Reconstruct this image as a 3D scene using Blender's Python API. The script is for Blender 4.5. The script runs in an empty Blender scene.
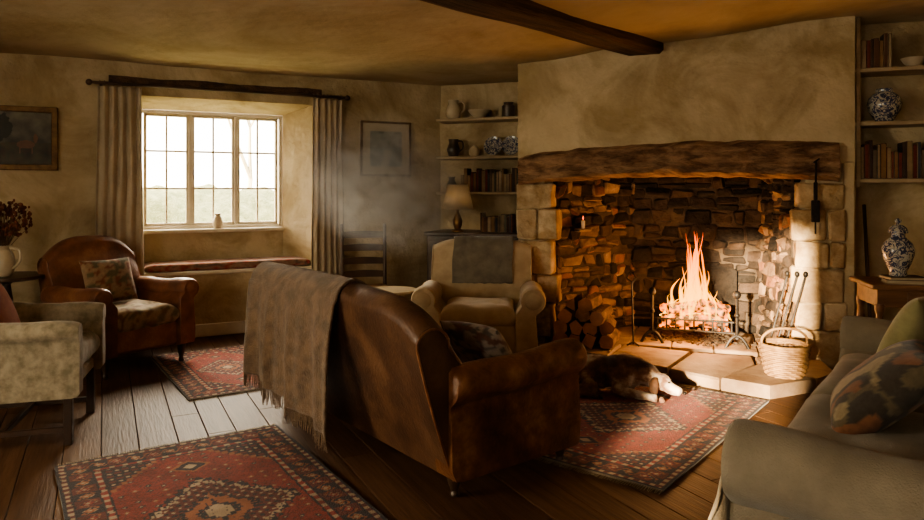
import bpy, bmesh, math, random
from mathutils import Vector, Matrix, noise
random.seed(7)
R=random.Random(11)
scene=bpy.context.scene
COLL=scene.collection
pi=math.pi
def ru(a,b): return R.uniform(a,b)
def nz(x,y=0,z=0): return noise.noise(Vector((x,y,z)))
# ---------------------------------------------------------------- materials
def nt_new(name):
    m=bpy.data.materials.new(name); m.use_nodes=True
    nt=m.node_tree; b=nt.nodes['Principled BSDF']; return m,nt,b
def c4(c): return (c[0],c[1],c[2],1)
def ramp(nt,stops,interp='LINEAR'):
    r=nt.nodes.new('ShaderNodeValToRGB'); r.color_ramp.interpolation=interp
    e=r.color_ramp.elements
    while len(e)<len(stops): e.new(.5)
    for i,(p,c) in enumerate(stops): e[i].position=p; e[i].color=c4(c)
    return r
def addbump(nt,b,scale,strength,dist=.01,kind='noise',coord=None,detail=6,vec=None):
    t=nt.nodes.new('ShaderNodeTexNoise' if kind=='noise' else 'ShaderNodeTexVoronoi')
    t.inputs['Scale'].default_value=scale
    if kind=='noise': t.inputs['Detail'].default_value=detail
    nt.links.new(coord,t.inputs['Vector'])
    bp=nt.nodes.new('ShaderNodeBump'); bp.inputs['Strength'].default_value=strength; bp.inputs['Distance'].default_value=dist
    nt.links.new(t.outputs[0],bp.inputs['Height'])
    prev=b.inputs['Normal'].links[0].from_socket if b.inputs['Normal'].links else None
    if prev: nt.links.new(prev,bp.inputs['Normal'])
    nt.links.new(bp.outputs[0],b.inputs['Normal'])
def M(name,ca,cb=None,rough=.8,ns=4,bump=.2,bs=40,bd=.01,metal=0,spec=.3,lo=.35,hi=.65,stretch=None,kind='noise',cc=None,coat=0,sheen=0,island=None,attr=None,stain=None):
    m,nt,b=nt_new(name)
    tc=nt.nodes.new('ShaderNodeTexCoord'); co=tc.outputs['Object']
    if stretch:
        mp=nt.nodes.new('ShaderNodeMapping'); mp.inputs['Scale'].default_value=stretch
        nt.links.new(co,mp.inputs['Vector']); co=mp.outputs[0]
    n=nt.nodes.new('ShaderNodeTexNoise'); n.inputs['Scale'].default_value=ns; n.inputs['Detail'].default_value=7; n.inputs['Roughness'].default_value=.6
    nt.links.new(co,n.inputs['Vector'])
    cb=cb or tuple(x*.6 for x in ca)
    st=[(lo,cb),(hi,ca)]
    if cc: st=[(lo,cb),((lo+hi)/2,ca),(hi,cc)]
    r=ramp(nt,st); nt.links.new(n.outputs[0],r.inputs[0]); out=r.outputs[0]
    def mult(a,b_):
        mx=nt.nodes.new('ShaderNodeMix'); mx.data_type='RGBA'; mx.blend_type='MULTIPLY'; mx.inputs[0].default_value=1
        nt.links.new(a,mx.inputs[6]); nt.links.new(b_,mx.inputs[7]); return mx.outputs[2]
    if island:
        g=nt.nodes.new('ShaderNodeNewGeometry'); k=len(island)
        r2=ramp(nt,[(i/k,c) for i,c in enumerate(island)],'CONSTANT')
        nt.links.new(g.outputs['Random Per Island'],r2.inputs[0]); out=mult(r2.outputs[0],out)
    if attr:
        a=nt.nodes.new('ShaderNodeAttribute'); a.attribute_name='Col'; out=mult(a.outputs['Color'],out)
    if stain:
        n2=nt.nodes.new('ShaderNodeTexNoise'); n2.inputs['Scale'].default_value=stain[0]; n2.inputs['Detail'].default_value=9; n2.inputs['Roughness'].default_value=.65; n2.inputs['Distortion'].default_value=.8
        nt.links.new(co,n2.inputs['Vector']); r3=ramp(nt,[(.36,stain[1]),(.56,(1,1,1))]); nt.links.new(n2.outputs[0],r3.inputs[0]); out=mult(out,r3.outputs[0])
    nt.links.new(out,b.inputs['Base Color'])
    b.inputs['Roughness'].default_value=rough; b.inputs['Metallic'].default_value=metal
    b.inputs['Specular IOR Level'].default_value=spec
    if coat: b.inputs['Coat Weight'].default_value=coat; b.inputs['Coat Roughness'].default_value=.25
    if sheen: b.inputs['Sheen Weight'].default_value=sheen; b.inputs['Sheen Roughness'].default_value=.5
    if bump: addbump(nt,b,bs,bump,bd,kind,co)
    return m
W1=(1,1,1)
m_wall=M('plaster_wall',(.60,.50,.33),(.44,.35,.22),.92,2.2,.9,5,.045,lo=.3,hi=.7,stain=(1.5,(.66,.61,.52)))
nt=m_wall.node_tree; addbump(nt,nt.nodes['Principled BSDF'],38,.4,.01,'noise',nt.nodes['Texture Coordinate'].outputs['Object'])
m_ceil=M('plaster_ceiling',(.52,.43,.30),(.42,.34,.22),.95,1.2,.45,4,.04,lo=.3,hi=.7,stain=(.9,(.80,.76,.69)))
m_floor=M('oak_boards',W1,(.42,.37,.32),.52,3,.4,9,.007,stretch=(9,.7,9),island=[(.125,.064,.033),(.16,.084,.043),(.10,.052,.028),(.14,.073,.038),(.175,.095,.05),(.11,.056,.03)],spec=.2,lo=.3,hi=.75)
m_dark=M('dark_void',(.015,.011,.008),rough=.95,bump=0)
m_beam=M('old_oak_beam',(.13,.076,.043),(.04,.024,.014),.75,3,.9,14,.02,stretch=(.6,6,6))
m_lintel=M('oak_lintel',(.40,.25,.145),(.11,.064,.036),.85,3,1,10,.04,stretch=(.6,5,5),lo=.33,hi=.66,stain=(3,(.6,.5,.42)))
m_stone=M('ashlar_stone',W1,(.55,.47,.37),.9,5,1,14,.03,island=[(.60,.49,.33),(.53,.42,.27),(.66,.55,.38),(.50,.38,.24),(.62,.49,.32)],lo=.32,hi=.6,stain=(4,(.70,.60,.48)))
m_rub=M('rubble_stone',W1,(.35,.3,.26),.9,6,1,18,.03,island=[(.24,.16,.10),(.16,.105,.065),(.30,.20,.12),(.27,.13,.07),(.19,.13,.085),(.33,.23,.15),(.10,.07,.045)],lo=.3,hi=.65)
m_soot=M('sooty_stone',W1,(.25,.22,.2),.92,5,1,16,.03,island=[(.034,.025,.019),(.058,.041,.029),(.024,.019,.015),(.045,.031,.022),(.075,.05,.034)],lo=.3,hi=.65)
m_mortar=M('mortar',(.085,.062,.042),(.035,.026,.018),.95,6,1,24,.02)
m_slab=M('hearth_flagstone',W1,(.6,.52,.45),.75,5,.6,12,.015,island=[(.27,.2,.135),(.31,.23,.155),(.23,.17,.115),(.29,.21,.135)])
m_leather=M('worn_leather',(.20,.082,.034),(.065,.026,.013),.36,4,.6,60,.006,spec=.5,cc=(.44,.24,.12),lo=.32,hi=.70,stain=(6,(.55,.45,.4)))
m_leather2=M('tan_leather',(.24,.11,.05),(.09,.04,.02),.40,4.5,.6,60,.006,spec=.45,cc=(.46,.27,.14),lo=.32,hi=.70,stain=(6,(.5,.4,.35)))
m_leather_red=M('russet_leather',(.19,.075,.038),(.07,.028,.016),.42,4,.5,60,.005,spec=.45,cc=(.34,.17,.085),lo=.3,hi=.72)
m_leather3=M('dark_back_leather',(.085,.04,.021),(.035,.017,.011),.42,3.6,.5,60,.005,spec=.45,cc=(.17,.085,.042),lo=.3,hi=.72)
m_cream=M('cream_upholstery',(.52,.41,.27),(.38,.285,.18),.95,6,.3,220,.003,sheen=.3)
m_linen=M('beige_linen',(.27,.225,.16),(.195,.16,.112),.97,5,.6,160,.006,sheen=.15)
m_pale=M('faded_upholstery',(.38,.32,.23),(.19,.16,.105),.95,16,.3,220,.003,sheen=.2)
m_throw=M('wool_throw',(.24,.155,.095),(.115,.073,.045),.98,14,1,130,.014,sheen=.25)
m_grey=M('grey_blanket',(.21,.185,.145),(.13,.112,.088),.98,8,.6,150,.005,sheen=.3)
m_curt=M('curtain_linen',(.50,.42,.31),(.40,.33,.235),.95,5,.3,180,.003,sheen=.2)
m_wood=M('dark_wood',(.08,.042,.022),(.03,.016,.01),.4,4,.25,20,.004,stretch=(1,1,.3),spec=.5)
m_oak=M('brown_wood',(.24,.125,.06),(.12,.06,.03),.4,4,.25,20,.004,stretch=(.6,4,4),spec=.5)
m_shelf=M('shelf_wood',(.44,.35,.23),(.34,.265,.165),.6,4,.2,20,.004,stretch=(.6,4,4))
m_iron=M('wrought_iron',(.035,.03,.027),(.014,.012,.011),.5,10,.5,40,.004,metal=.6)
m_white=M('painted_white_wood',(.70,.63,.50),(.59,.52,.41),.5,5,.1,30)
m_log=M('log_bark',(.18,.105,.06),(.06,.037,.023),.9,5,1,18,.01,stretch=(4,.8,4))
m_logend=M('split_wood',(.46,.25,.15),(.30,.16,.09),.85,8,.5,30,.004)
m_wick=M('wicker',(.30,.18,.085),(.16,.09,.04),.6,14,.5,60,.004)
m_cream_cer=M('cream_ceramic',(.58,.49,.35),(.46,.38,.26),.3,4,.05,20,spec=.5)
m_darkcer=M('dark_stoneware',(.09,.065,.045),(.04,.03,.022),.3,6,.1,20,spec=.5)
m_paper=M('mount_paper',(.50,.43,.32),(.45,.385,.28),.9,4,0)
m_fringe=M('rug_fringe',(.34,.27,.18),(.2,.15,.1),.95,9,0)
m_gilt=M('gilt_frame',(.22,.13,.05),(.1,.055,.022),.45,12,.5,40,.004,metal=.4)
m_page=M('book_pages',(.5,.42,.29),(.4,.33,.22),.9,8,.2,90,stretch=(1,1,12))
m_book=M('book_cloth',W1,(.6,.6,.6),.65,8,.2,60,island=[(.17,.04,.028),(.07,.09,.07),(.10,.06,.035),(.24,.14,.06),(.06,.07,.09),(.32,.23,.13),(.13,.065,.035),(.16,.12,.08),(.40,.31,.2),(.06,.04,.03)])
m_rug=M('rug_wool',W1,(.5,.47,.45),.97,6,.9,140,.008,attr=True,sheen=.12,lo=.25,hi=.65)
m_fab=M('patterned_fabric',W1,(.75,.72,.7),.95,40,.3,220,.003,attr=True,sheen=.2)
m_paint=M('painted_canvas',W1,(.8,.8,.8),.45,30,.3,80,.002,attr=True,spec=.4)
m_brass=M('aged_brass',(.35,.2,.07),(.2,.11,.04),.35,6,.1,20,metal=.9)
m_grass=M('lawn_grass',(.42,.42,.24),(.32,.33,.17),.95,3,.5,30)
m_hedge=M('hedge_leaves',(.36,.36,.2),(.2,.215,.11),.9,7,1,20,.05)
m_trunk=M('tree_bark',(.46,.40,.31),(.35,.3,.22),.9,5,.5,20)
m_stem=M('dried_stems',(.2,.13,.07),(.12,.08,.04),.9,5,.5,20)
m_rust=M('rust_fabric',(.30,.10,.05),(.2,.062,.033),.95,8,.3,200,.003)
m_flower=M('dried_flower',(.2,.07,.04),(.09,.035,.022),.95,20,.3,100,.003)
m_olive=M('olive_fabric',(.30,.265,.13),(.21,.185,.09),.95,8,.4,160,.004,sheen=.3)
m_fur=M('spaniel_fur',(.22,.115,.065),(.07,.037,.024),.75,6,.4,90,.006,cc=(.60,.52,.42),lo=.4,hi=.64,sheen=.3)
m_furear=M('spaniel_ear_fur',(.19,.095,.05),(.07,.037,.022),.7,12,.4,90,.006)
m_nose=M('dog_nose',(.012,.009,.008),rough=.3,bump=0)
def china():
    m,nt,b=nt_new('blue_white_china')
    tc=nt.nodes.new('ShaderNodeTexCoord')
    v=nt.nodes.new('ShaderNodeTexNoise'); v.inputs['Scale'].default_value=22; v.inputs['Detail'].default_value=2; v.inputs['Distortion'].default_value=1.6
    nt.links.new(tc.outputs['Object'],v.inputs['Vector'])
    r=ramp(nt,[(.44,(.46,.44,.38)),(.47,(.04,.05,.10)),(.56,(.06,.07,.13)),(.6,(.43,.41,.36))]); nt.links.new(v.outputs[0],r.inputs[0])
    nt.links.new(r.outputs[0],b.inputs['Base Color']); b.inputs['Roughness'].default_value=.18; return m
m_china=china()
def shade_mat():
    m=bpy.data.materials.new('lamp_shade'); m.use_nodes=True; nt=m.node_tree; nt.nodes.clear()
    o=nt.nodes.new('ShaderNodeOutputMaterial'); d=nt.nodes.new('ShaderNodeBsdfDiffuse'); t=nt.nodes.new('ShaderNodeBsdfTranslucent')
    n=nt.nodes.new('ShaderNodeTexNoise'); n.inputs['Scale'].default_value=60; r=ramp(nt,[(.3,(.60,.5,.36)),(.7,(.70,.6,.44))]); nt.links.new(n.outputs[0],r.inputs[0])
    nt.links.new(r.outputs[0],d.inputs[0]); nt.links.new(r.outputs[0],t.inputs[0])
    mx=nt.nodes.new('ShaderNodeMixShader'); mx.inputs[0].default_value=.5; nt.links.new(d.outputs[0],mx.inputs[1]); nt.links.new(t.outputs[0],mx.inputs[2]); nt.links.new(mx.outputs[0],o.inputs[0]); return m
m_shade=shade_mat()
def flame_mat():
    m=bpy.data.materials.new('flame'); m.use_nodes=True; nt=m.node_tree; nt.nodes.clear()
    o=nt.nodes.new('ShaderNodeOutputMaterial'); tc=nt.nodes.new('ShaderNodeTexCoord')
    sp=nt.nodes.new('ShaderNodeSeparateXYZ'); nt.links.new(tc.outputs['Object'],sp.inputs[0])
    mr=nt.nodes.new('ShaderNodeMapRange'); mr.inputs['From Min'].default_value=.25; mr.inputs['From Max'].default_value=1.0
    nt.links.new(sp.outputs['Z'],mr.inputs['Value'])
    r=ramp(nt,[(0,(1,.50,.08)),(.35,(1,.36,.03)),(.7,(1,.2,.008)),(1,(.9,.1,.002))]); nt.links.new(mr.outputs[0],r.inputs[0])
    e=nt.nodes.new('ShaderNodeEmission'); e.inputs['Strength'].default_value=4.2; nt.links.new(r.outputs[0],e.inputs[0])
    t=nt.nodes.new('ShaderNodeBsdfTransparent')
    lw=nt.nodes.new('ShaderNodeLayerWeight'); lw.inputs['Blend'].default_value=.4
    n=nt.nodes.new('ShaderNodeTexNoise'); n.inputs['Scale'].default_value=9; mp=nt.nodes.new('ShaderNodeMapping'); mp.inputs['Scale'].default_value=(2,2,.5)
    nt.links.new(tc.outputs['Object'],mp.inputs[0]); nt.links.new(mp.outputs[0],n.inputs['Vector'])
    a=nt.nodes.new('ShaderNodeMath'); a.operation='ADD'; nt.links.new(lw.outputs['Facing'],a.inputs[0]); nt.links.new(n.outputs[0],a.inputs[1])
    mr2=nt.nodes.new('ShaderNodeMapRange'); mr2.inputs['From Min'].default_value=.4; mr2.inputs['From Max'].default_value=1.05; mr2.inputs['To Min'].default_value=.25; nt.links.new(a.outputs[0],mr2.inputs['Value'])
    mx=nt.nodes.new('ShaderNodeMixShader'); nt.links.new(mr2.outputs[0],mx.inputs[0]); nt.links.new(e.outputs[0],mx.inputs[1]); nt.links.new(t.outputs[0],mx.inputs[2])
    nt.links.new(mx.outputs[0],o.inputs['Surface']); return m
m_flame=flame_mat()
def ember_mat():
    m,nt,b=nt_new('burning_log'); tc=nt.nodes.new('ShaderNodeTexCoord'); n=nt.nodes.new('ShaderNodeTexVoronoi'); n.inputs['Scale'].default_value=20
    nt.links.new(tc.outputs['Object'],n.inputs['Vector']); r=ramp(nt,[(.42,(0,0,0)),(.68,(1,.2,.015))]); nt.links.new(n.outputs[0],r.inputs[0])
    b.inputs['Base Color'].default_value=(.04,.027,.02,1); nt.links.new(r.outputs[0],b.inputs['Emission Color']); b.inputs['Emission Strength'].default_value=3.0
    addbump(nt,b,26,.8,.02,'voronoi',tc.outputs['Object']); return m
m_ember=ember_mat()
def glass_mat():
    m=bpy.data.materials.new('window_glass'); m.use_nodes=True; nt=m.node_tree; nt.nodes.clear()
    o=nt.nodes.new('ShaderNodeOutputMaterial'); t=nt.nodes.new('ShaderNodeBsdfTransparent'); g=nt.nodes.new('ShaderNodeBsdfGlossy'); g.inputs['Roughness'].default_value=.05
    mx=nt.nodes.new('ShaderNodeMixShader'); mx.inputs[0].default_value=.05
    nt.links.new(t.outputs[0],mx.inputs[1]); nt.links.new(g.outputs[0],mx.inputs[2]); nt.links.new(mx.outputs[0],o.inputs[0]); return m
m_glass=glass_mat()
# ---------------------------------------------------------------- mesh tools
class MB:
    def __init__(s): s.v=[]; s.f=[]; s.m=[]
    def add(s,vs,fs,mi=0,T=None):
        o=len(s.v)
        for v in vs:
            v=Vector(v); s.v.append(T@v if T is not None else v)
        for f in fs: s.f.append([i+o for i in f]); s.m.append(mi)
    def box(s,lo,hi,mi=0,T=None,bv=0.0,jit=0.0):
        lo=Vector(lo);hi=Vector(hi); c=(lo+hi)/2; h=(hi-lo)/2
        b=min(bv,min(h)*.45)
        if b<=0:
            vs=[(c[0]+h[0]*x,c[1]+h[1]*y,c[2]+h[2]*z) for x in(-1,1) for y in(-1,1) for z in(-1,1)]
            s.add(vs,[(0,1,3,2),(4,6,7,5),(0,4,5,1),(2,3,7,6),(0,2,6,4),(1,5,7,3)],mi,T); return
        vs=[];idx={}
        for x in(-1,1):
            for y in(-1,1):
                for z in(-1,1):
                    j=Vector((ru(-jit,jit),ru(-jit,jit),ru(-jit,jit)))
                    for a in range(3):
                        p=[h[k]-(0 if k==a else b) for k in range(3)]
                        idx[(x,y,z,a)]=len(vs); vs.append(Vector((c[0]+p[0]*x,c[1]+p[1]*y,c[2]+p[2]*z))+j)
        fs=[]
        for a in range(3):
            o1,o2=(a+1)%3,(a+2)%3
            for sg in(-1,1):
                q=[]
                for (p,r_) in((-1,-1),(1,-1),(1,1),(-1,1)):
                    k=[0,0,0];k[a]=sg;k[o1]=p;k[o2]=r_; q.append(idx[(*k,a)])
                fs.append(q)
        for a in range(3):
            b1,b2=(a+1)%3,(a+2)%3
            for p in(-1,1):
                for r_ in(-1,1):
                    k=[0,0,0];k[b1]=p;k[b2]=r_
                    k1=list(k);k1[a]=-1;k2=list(k);k2[a]=1
                    fs.append([idx[(*k1,b1)],idx[(*k1,b2)],idx[(*k2,b2)],idx[(*k2,b1)]])
        for x in(-1,1):
            for y in(-1,1):
                for z in(-1,1): fs.append([idx[(x,y,z,0)],idx[(x,y,z,1)],idx[(x,y,z,2)]])
        s.add(vs,fs,mi,T)
    def lathe(s,prof,seg=24,mi=0,T=None,cap=True):
        vs=[];n=len(prof)
        for r,z in prof:
            for k in range(seg):
                a=2*pi*k/seg; vs.append((r*math.cos(a),r*math.sin(a),z))
        fs=[]
        for i in range(n-1):
            for k in range(seg):
                k2=(k+1)%seg; fs.append((i*seg+k,i*seg+k2,(i+1)*seg+k2,(i+1)*seg+k))
        if cap:
            fs.append(tuple(range(seg))[::-1]); fs.append(tuple((n-1)*seg+k for k in range(seg)))
        s.add(vs,fs,mi,T)
    def tube(s,pts,rad,seg=10,mi=0,T=None,smooth=0,flat=1.0,closed=False):
        pts=[Vector(p) for p in pts]
        if not hasattr(rad,'__len__'): rad=[rad]*len(pts)
        if smooth:
            P=[];Q=[];n=len(pts)
            for i in range(n-1):
                p0=pts[max(i-1,0)];p1=pts[i];p2=pts[i+1];p3=pts[min(i+2,n-1)]
                for k in range(smooth):
                    t=k/smooth
                    P.append(.5*((2*p1)+(-p0+p2)*t+(2*p0-5*p1+4*p2-p3)*t*t+(-p0+3*p1-3*p2+p3)*t**3)); Q.append(rad[i]*(1-t)+rad[i+1]*t)
            P.append(pts[-1]);Q.append(rad[-1]); pts,rad=P,Q
        n=len(pts); vs=[]
        t0=(pts[1]-pts[0]).normalized()
        up=Vector((0,0,1)) if abs(t0.z)<.9 else Vector((1,0,0))
        nn=(up-t0*up.dot(t0)).normalized()
        for i in range(n):
            if closed: t=(pts[(i+1)%n]-pts[i-1])
            else: t=(pts[min(i+1,n-1)]-pts[max(i-1,0)])
            t=t.normalized() if t.length>1e-9 else t0
            nn=nn-t*nn.dot(t)
            nn=nn.normalized() if nn.length>1e-6 else t.orthogonal().normalized()
            bb=t.cross(nn)
            for k in range(seg):
                a=2*pi*k/seg; vs.append(pts[i]+rad[i]*(math.cos(a)*nn*flat+math.sin(a)*bb))
        fs=[]
        for i in range(n if closed else n-1):
            j=(i+1)%n
            for k in range(seg):
                k2=(k+1)%seg; fs.append((i*seg+k,i*seg+k2,j*seg+k2,j*seg+k))
        if not closed:
            fs.append(tuple(range(seg))[::-1]); fs.append(tuple((n-1)*seg+k for k in range(seg)))
        s.add(vs,fs,mi,T)
    def ell(s,c,r,mi=0,T=None,seg=16,rings=10):
        vs=[(0+c[0],c[1],c[2]-r[2])]
        for i in range(1,rings):
            a=-pi/2+pi*i/rings
            for k in range(seg):
                b=2*pi*k/seg; vs.append((c[0]+r[0]*math.cos(a)*math.cos(b),c[1]+r[1]*math.cos(a)*math.sin(b),c[2]+r[2]*math.sin(a)))
        vs.append((c[0],c[1],c[2]+r[2])); fs=[]
        for k in range(seg): fs.append((0,1+(k+1)%seg,1+k))
        for i in range(rings-2):
            for k in range(seg):
                a=1+i*seg; k2=(k+1)%seg; fs.append((a+k,a+k2,a+seg+k2,a+seg+k))
        a=1+(rings-2)*seg
        for k in range(seg): fs.append((a+k,a+(k+1)%seg,len(vs)-1))
        s.add(vs,fs,mi,T)
    def loft(s,secs,mi=0,T=None,cap=True):
        m=len(secs[0]); vs=[p for sc in secs for p in sc]; fs=[]
        for i in range(len(secs)-1):
            for k in range(m):
                k2=(k+1)%m; fs.append((i*m+k,i*m+k2,(i+1)*m+k2,(i+1)*m+k))
        if cap: fs.append(tuple(range(m))[::-1]); fs.append(tuple((len(secs)-1)*m+k for k in range(m)))
        s.add(vs,fs,mi,T)
    def prism(s,poly,z0,z1,mi=0,T=None):
        n=len(poly); vs=[(p[0],p[1],z0) for p in poly]+[(p[0],p[1],z1) for p in poly]
        fs=[tuple(range(n))[::-1],tuple(range(n,2*n))]+[(k,(k+1)%n,n+(k+1)%n,n+k) for k in range(n)]
        s.add(vs,fs,mi,T)
    def grid(s,nx,ny,fn,mi=0,T=None):
        vs=[fn(i/nx,j/ny) for j in range(ny+1) for i in range(nx+1)]
        fs=[(j*(nx+1)+i,j*(nx+1)+i+1,(j+1)*(nx+1)+i+1,(j+1)*(nx+1)+i) for j in range(ny) for i in range(nx)]
        s.add(vs,fs,mi,T)
    def pillow(s,w,d,h,mi=0,T=None,n=18,p=2.6,q=.5,pinch=.06,lump=.0,seed=0):
        vs=[];fs=[]
        def prof(u,v): return max(0,(1-abs(u)**p)*(1-abs(v)**p))**q
        for sg in(1,-1):
            o=len(vs)
            for j in range(n+1):
                for i in range(n+1):
                    u=math.sin((-1+2*i/n)*pi/2);v=math.sin((-1+2*j/n)*pi/2)
                    t=prof(u,v)
                    x=u*w/2*(1-pinch*(1-v*v)*abs(u)**3); y=v*d/2*(1-pinch*(1-u*u)*abs(v)**3)
                    vs.append((x,y,sg*h/2*t*(1+lump*nz(u*2+seed,v*2,sg))))
            for j in range(n):
                for i in range(n):
                    a=o+j*(n+1)+i; fs.append((a,a+1,a+n+2,a+n+1))
        s.add(vs,fs,mi,T)
    def make(s,name,mats,parent=None,smooth=True,ang=40,merge=False,col=None,solid=0,sub=0,normals=True):
        me=bpy.data.meshes.new(name); me.from_pydata([tuple(v) for v in s.v],[],s.f)
        if not isinstance(mats,(list,tuple)): mats=[mats]
        for m in mats: me.materials.append(m)
        me.polygons.foreach_set('material_index',s.m)
        if merge or normals:
            bm=bmesh.new(); bm.from_mesh(me)
            if merge: bmesh.ops.remove_doubles(bm,verts=bm.verts,dist=1e-4)
            if normals: bmesh.ops.recalc_face_normals(bm,faces=bm.faces)
            bm.to_mesh(me); bm.free()
        if smooth:
            me.shade_smooth()
            try: me.set_sharp_from_angle(angle=math.radians(ang))
            except Exception: pass
        if col:
            a=me.color_attributes.new('Col','FLOAT_COLOR','POINT')
            for i,v in enumerate(me.vertices): a.data[i].color=c4(col(v.co))
        o=bpy.data.objects.new(name,me); COLL.objects.link(o)
        if parent: o.parent=parent
        if solid:
            md=o.modifiers.new('thick','SOLIDIFY'); md.thickness=solid; md.offset=0
        if sub:
            md=o.modifiers.new('sub','SUBSURF'); md.levels=sub; md.render_levels=sub
        return o
def empty(name,loc=(0,0,0),rz=0):
    e=bpy.data.objects.new(name,None); e.location=loc; e.rotation_euler=(0,0,rz); e.empty_display_size=.1; COLL.objects.link(e); return e
def TR(loc=(0,0,0),rx=0,ry=0,rz=0): return Matrix.Translation(loc)@Matrix.Rotation(rz,4,'Z')@Matrix.Rotation(ry,4,'Y')@Matrix.Rotation(rx,4,'X')
def frame(o,x,y):
    m=Matrix.Identity(4)
    m[0][0],m[1][0]=x; m[0][1],m[1][1]=y; m[0][3],m[1][3]=o[0],o[1]; return m
TC=frame((.504,6.3),(.942,-.335),(.335,.942))
TW=frame((-2.66,6.6),(.89,.456),(-.456,.89))
def cz(x,y):
    pts=[((-3.9,6.0),2.59),((-.2,7.8),2.585),((.5,6.3),2.55),((3.0,5.4),2.77),((1.7,5.9),2.66),((0,3),2.66),((-4,2),2.62),((3.5,2),2.78),((0,0),2.7),((-2,6.8),2.575)]
    sw=0;sz=0
    for (px,py),z in pts:
        d=1/(((x-px)**2+(y-py)**2)+.3)**1.5; sw+=d; sz+=d*z
    return sz/sw+.012*nz(x*1.3,y*1.3)+.006*nz(x*3.5,y*3.5)
# ---------------------------------------------------------------- floor
mb=MB()
s=-3.2
while s<9.5:
    w=ru(.15,.23); y=( .12 if s<2.6 else 1.5)
    L=ru(.8,3)
    while y>-11:
        y2=max(y-L,-11.5)
        c=TW@Vector((s+w/2,(y+y2)/2,0)); e1=TW@Vector((s+w/2,y,0)); e2=TW@Vector((s+w/2,y2,0))
        if max(e1.y,e2.y)>-2.0 and min(c.x,e1.x,e2.x)<4.2 and max(c.x,e1.x,e2.x)>-5.2:
            mb.box((s+.0015,y2+.001,-.03),(s+w-.0015,y-.001,ru(-.0025,0)),0,TW,bv=.003)
        y=y2; L=ru(1.6,3.6)
    s+=w
fl=mb.make('floor',m_floor,ang=30)
me=fl.data
inv=TW.inverted(); me.transform(inv); fl.matrix_world=TW
mb=MB(); mb.prism([(-5.0,-2.0),(4.0,-2.0),(4.0,5.6),(1.2,8.2),(-.2,8.2),(-5.0,5.5)],-.2,-.032)
mb.make('floor_subfloor',m_dark,smooth=False)
# ---------------------------------------------------------------- ceiling
mb=MB(); n=60
def cf(u,v):
    x=-5.2+9.4*u; y=-2.1+10.4*v; return (x,y,cz(x,y))
vs=[cf(i/n,j/n) for j in range(n+1) for i in range(n+1)]; fs=[]
for j in range(n):
    for i in range(n):
        q=(j*(n+1)+i,j*(n+1)+i+1,(j+1)*(n+1)+i+1,(j+1)*(n+1)+i)
        c=sum((Vector(vs[k]) for k in q),Vector())/4
        if (TW.inverted()@c).y<.3 : fs.append(q)
mb.add(vs,fs); mb.make('ceiling',m_ceil,solid=.04)
# ---------------------------------------------------------------- window wall
O0,O1=-.345,1.265; ZS,ZT=.60,2.27; Wn0,Wn1=-.34,1.05; D=.38; WB,WT=1.01,2.19
def bumpy(mb,x0,x1,z0,z1,T,y=0,n=10,m=8,amp=.014,mi=0):
    mb.grid(n,m,lambda u,v:(x0+(x1-x0)*u,y+amp*nz((x0+(x1-x0)*u)*1.6,(z0+(z1-z0)*v)*1.6,3.1),z0+(z1-z0)*v),mi,T)
mb=MB()
bumpy(mb,-2.6,O0,-.05,2.9,TW,n=26,m=30)
bumpy(mb,O1,2.75,-.05,2.9,TW,n=18,m=30)
bumpy(mb,O0,O1,-.05,ZS,TW,n=16,m=6)
bumpy(mb,O0,O1,ZT,2.9,TW,n=16,m=6)
def quad(mb,a,b,c,d,T,mi=0): mb.add([a,b,c,d],[(0,1,2,3)],mi,T)
e=.006
quad(mb,(O0,-e,ZS),(Wn0,D,ZS),(Wn0,D,WT),(O0,-e,ZT),TW)
quad(mb,(O1,-e,ZS),(Wn1,D,ZS),(Wn1,D,WT),(O1,-e,ZT),TW)
quad(mb,(O0,-e,ZT),(O1,-e,ZT),(Wn1,D,WT),(Wn0,D,WT),TW)
quad(mb,(O0,-e,ZS),(O1,-e,ZS),(Wn1,D,ZS),(Wn0,D,ZS),TW)
quad(mb,(Wn0,D,ZS),(Wn1,D,ZS),(Wn1,D,WB),(Wn0,D,WB),TW)
for (a,b,c,d) in((-2.6,Wn0,-.1,2.9),(Wn1,2.75,-.1,2.9)): quad(mb,(a,D+.12,c),(b,D+.12,c),(b,D+.12,d),(a,D+.12,d),TW)
quad(mb,(Wn0,D+.12,-.1),(Wn1,D+.12,-.1),(Wn1,D+.12,WB),(Wn0,D+.12,WB),TW)
quad(mb,(Wn0,D+.12,WT),(Wn1,D+.12,WT),(Wn1,D+.12,2.9),(Wn0,D+.12,2.9),TW)
mb.make('wall_window_side',m_wall,normals=False,ang=30)
mb=MB(); mb.box((O0+.01,-.05,ZS-.005),(O1-.01,.06,ZS+.03),0,TW,bv=.008)
mb.make('trim_1',m_white)
def floral(co,sc=14,base=(.26,.19,.12),a=(.3,.07,.04),b=(.09,.08,.05)):
    n1=nz(co.x*sc,co.y*sc,co.z*sc); n2=nz(co.x*sc*1.3+9,co.y*sc*1.3,co.z*sc*1.3+4)
    if n1>.18: return a
    if n2>.2: return b
    return base
e=empty('window_seat_cushion'); mb=MB()
w=(O1-O0-.06); mb.pillow(w*.995,.36,.075,0,TW@TR((O0+.03+w*.5,.135,ZS+.07)),n=52,p=16,q=.3,pinch=.01)
mb.make('cushion_pad',m_fab,e,merge=True,ang=60,col=lambda c:floral(c,20,(.32,.19,.13),(.28,.065,.048),(.17,.12,.09)))
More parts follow.
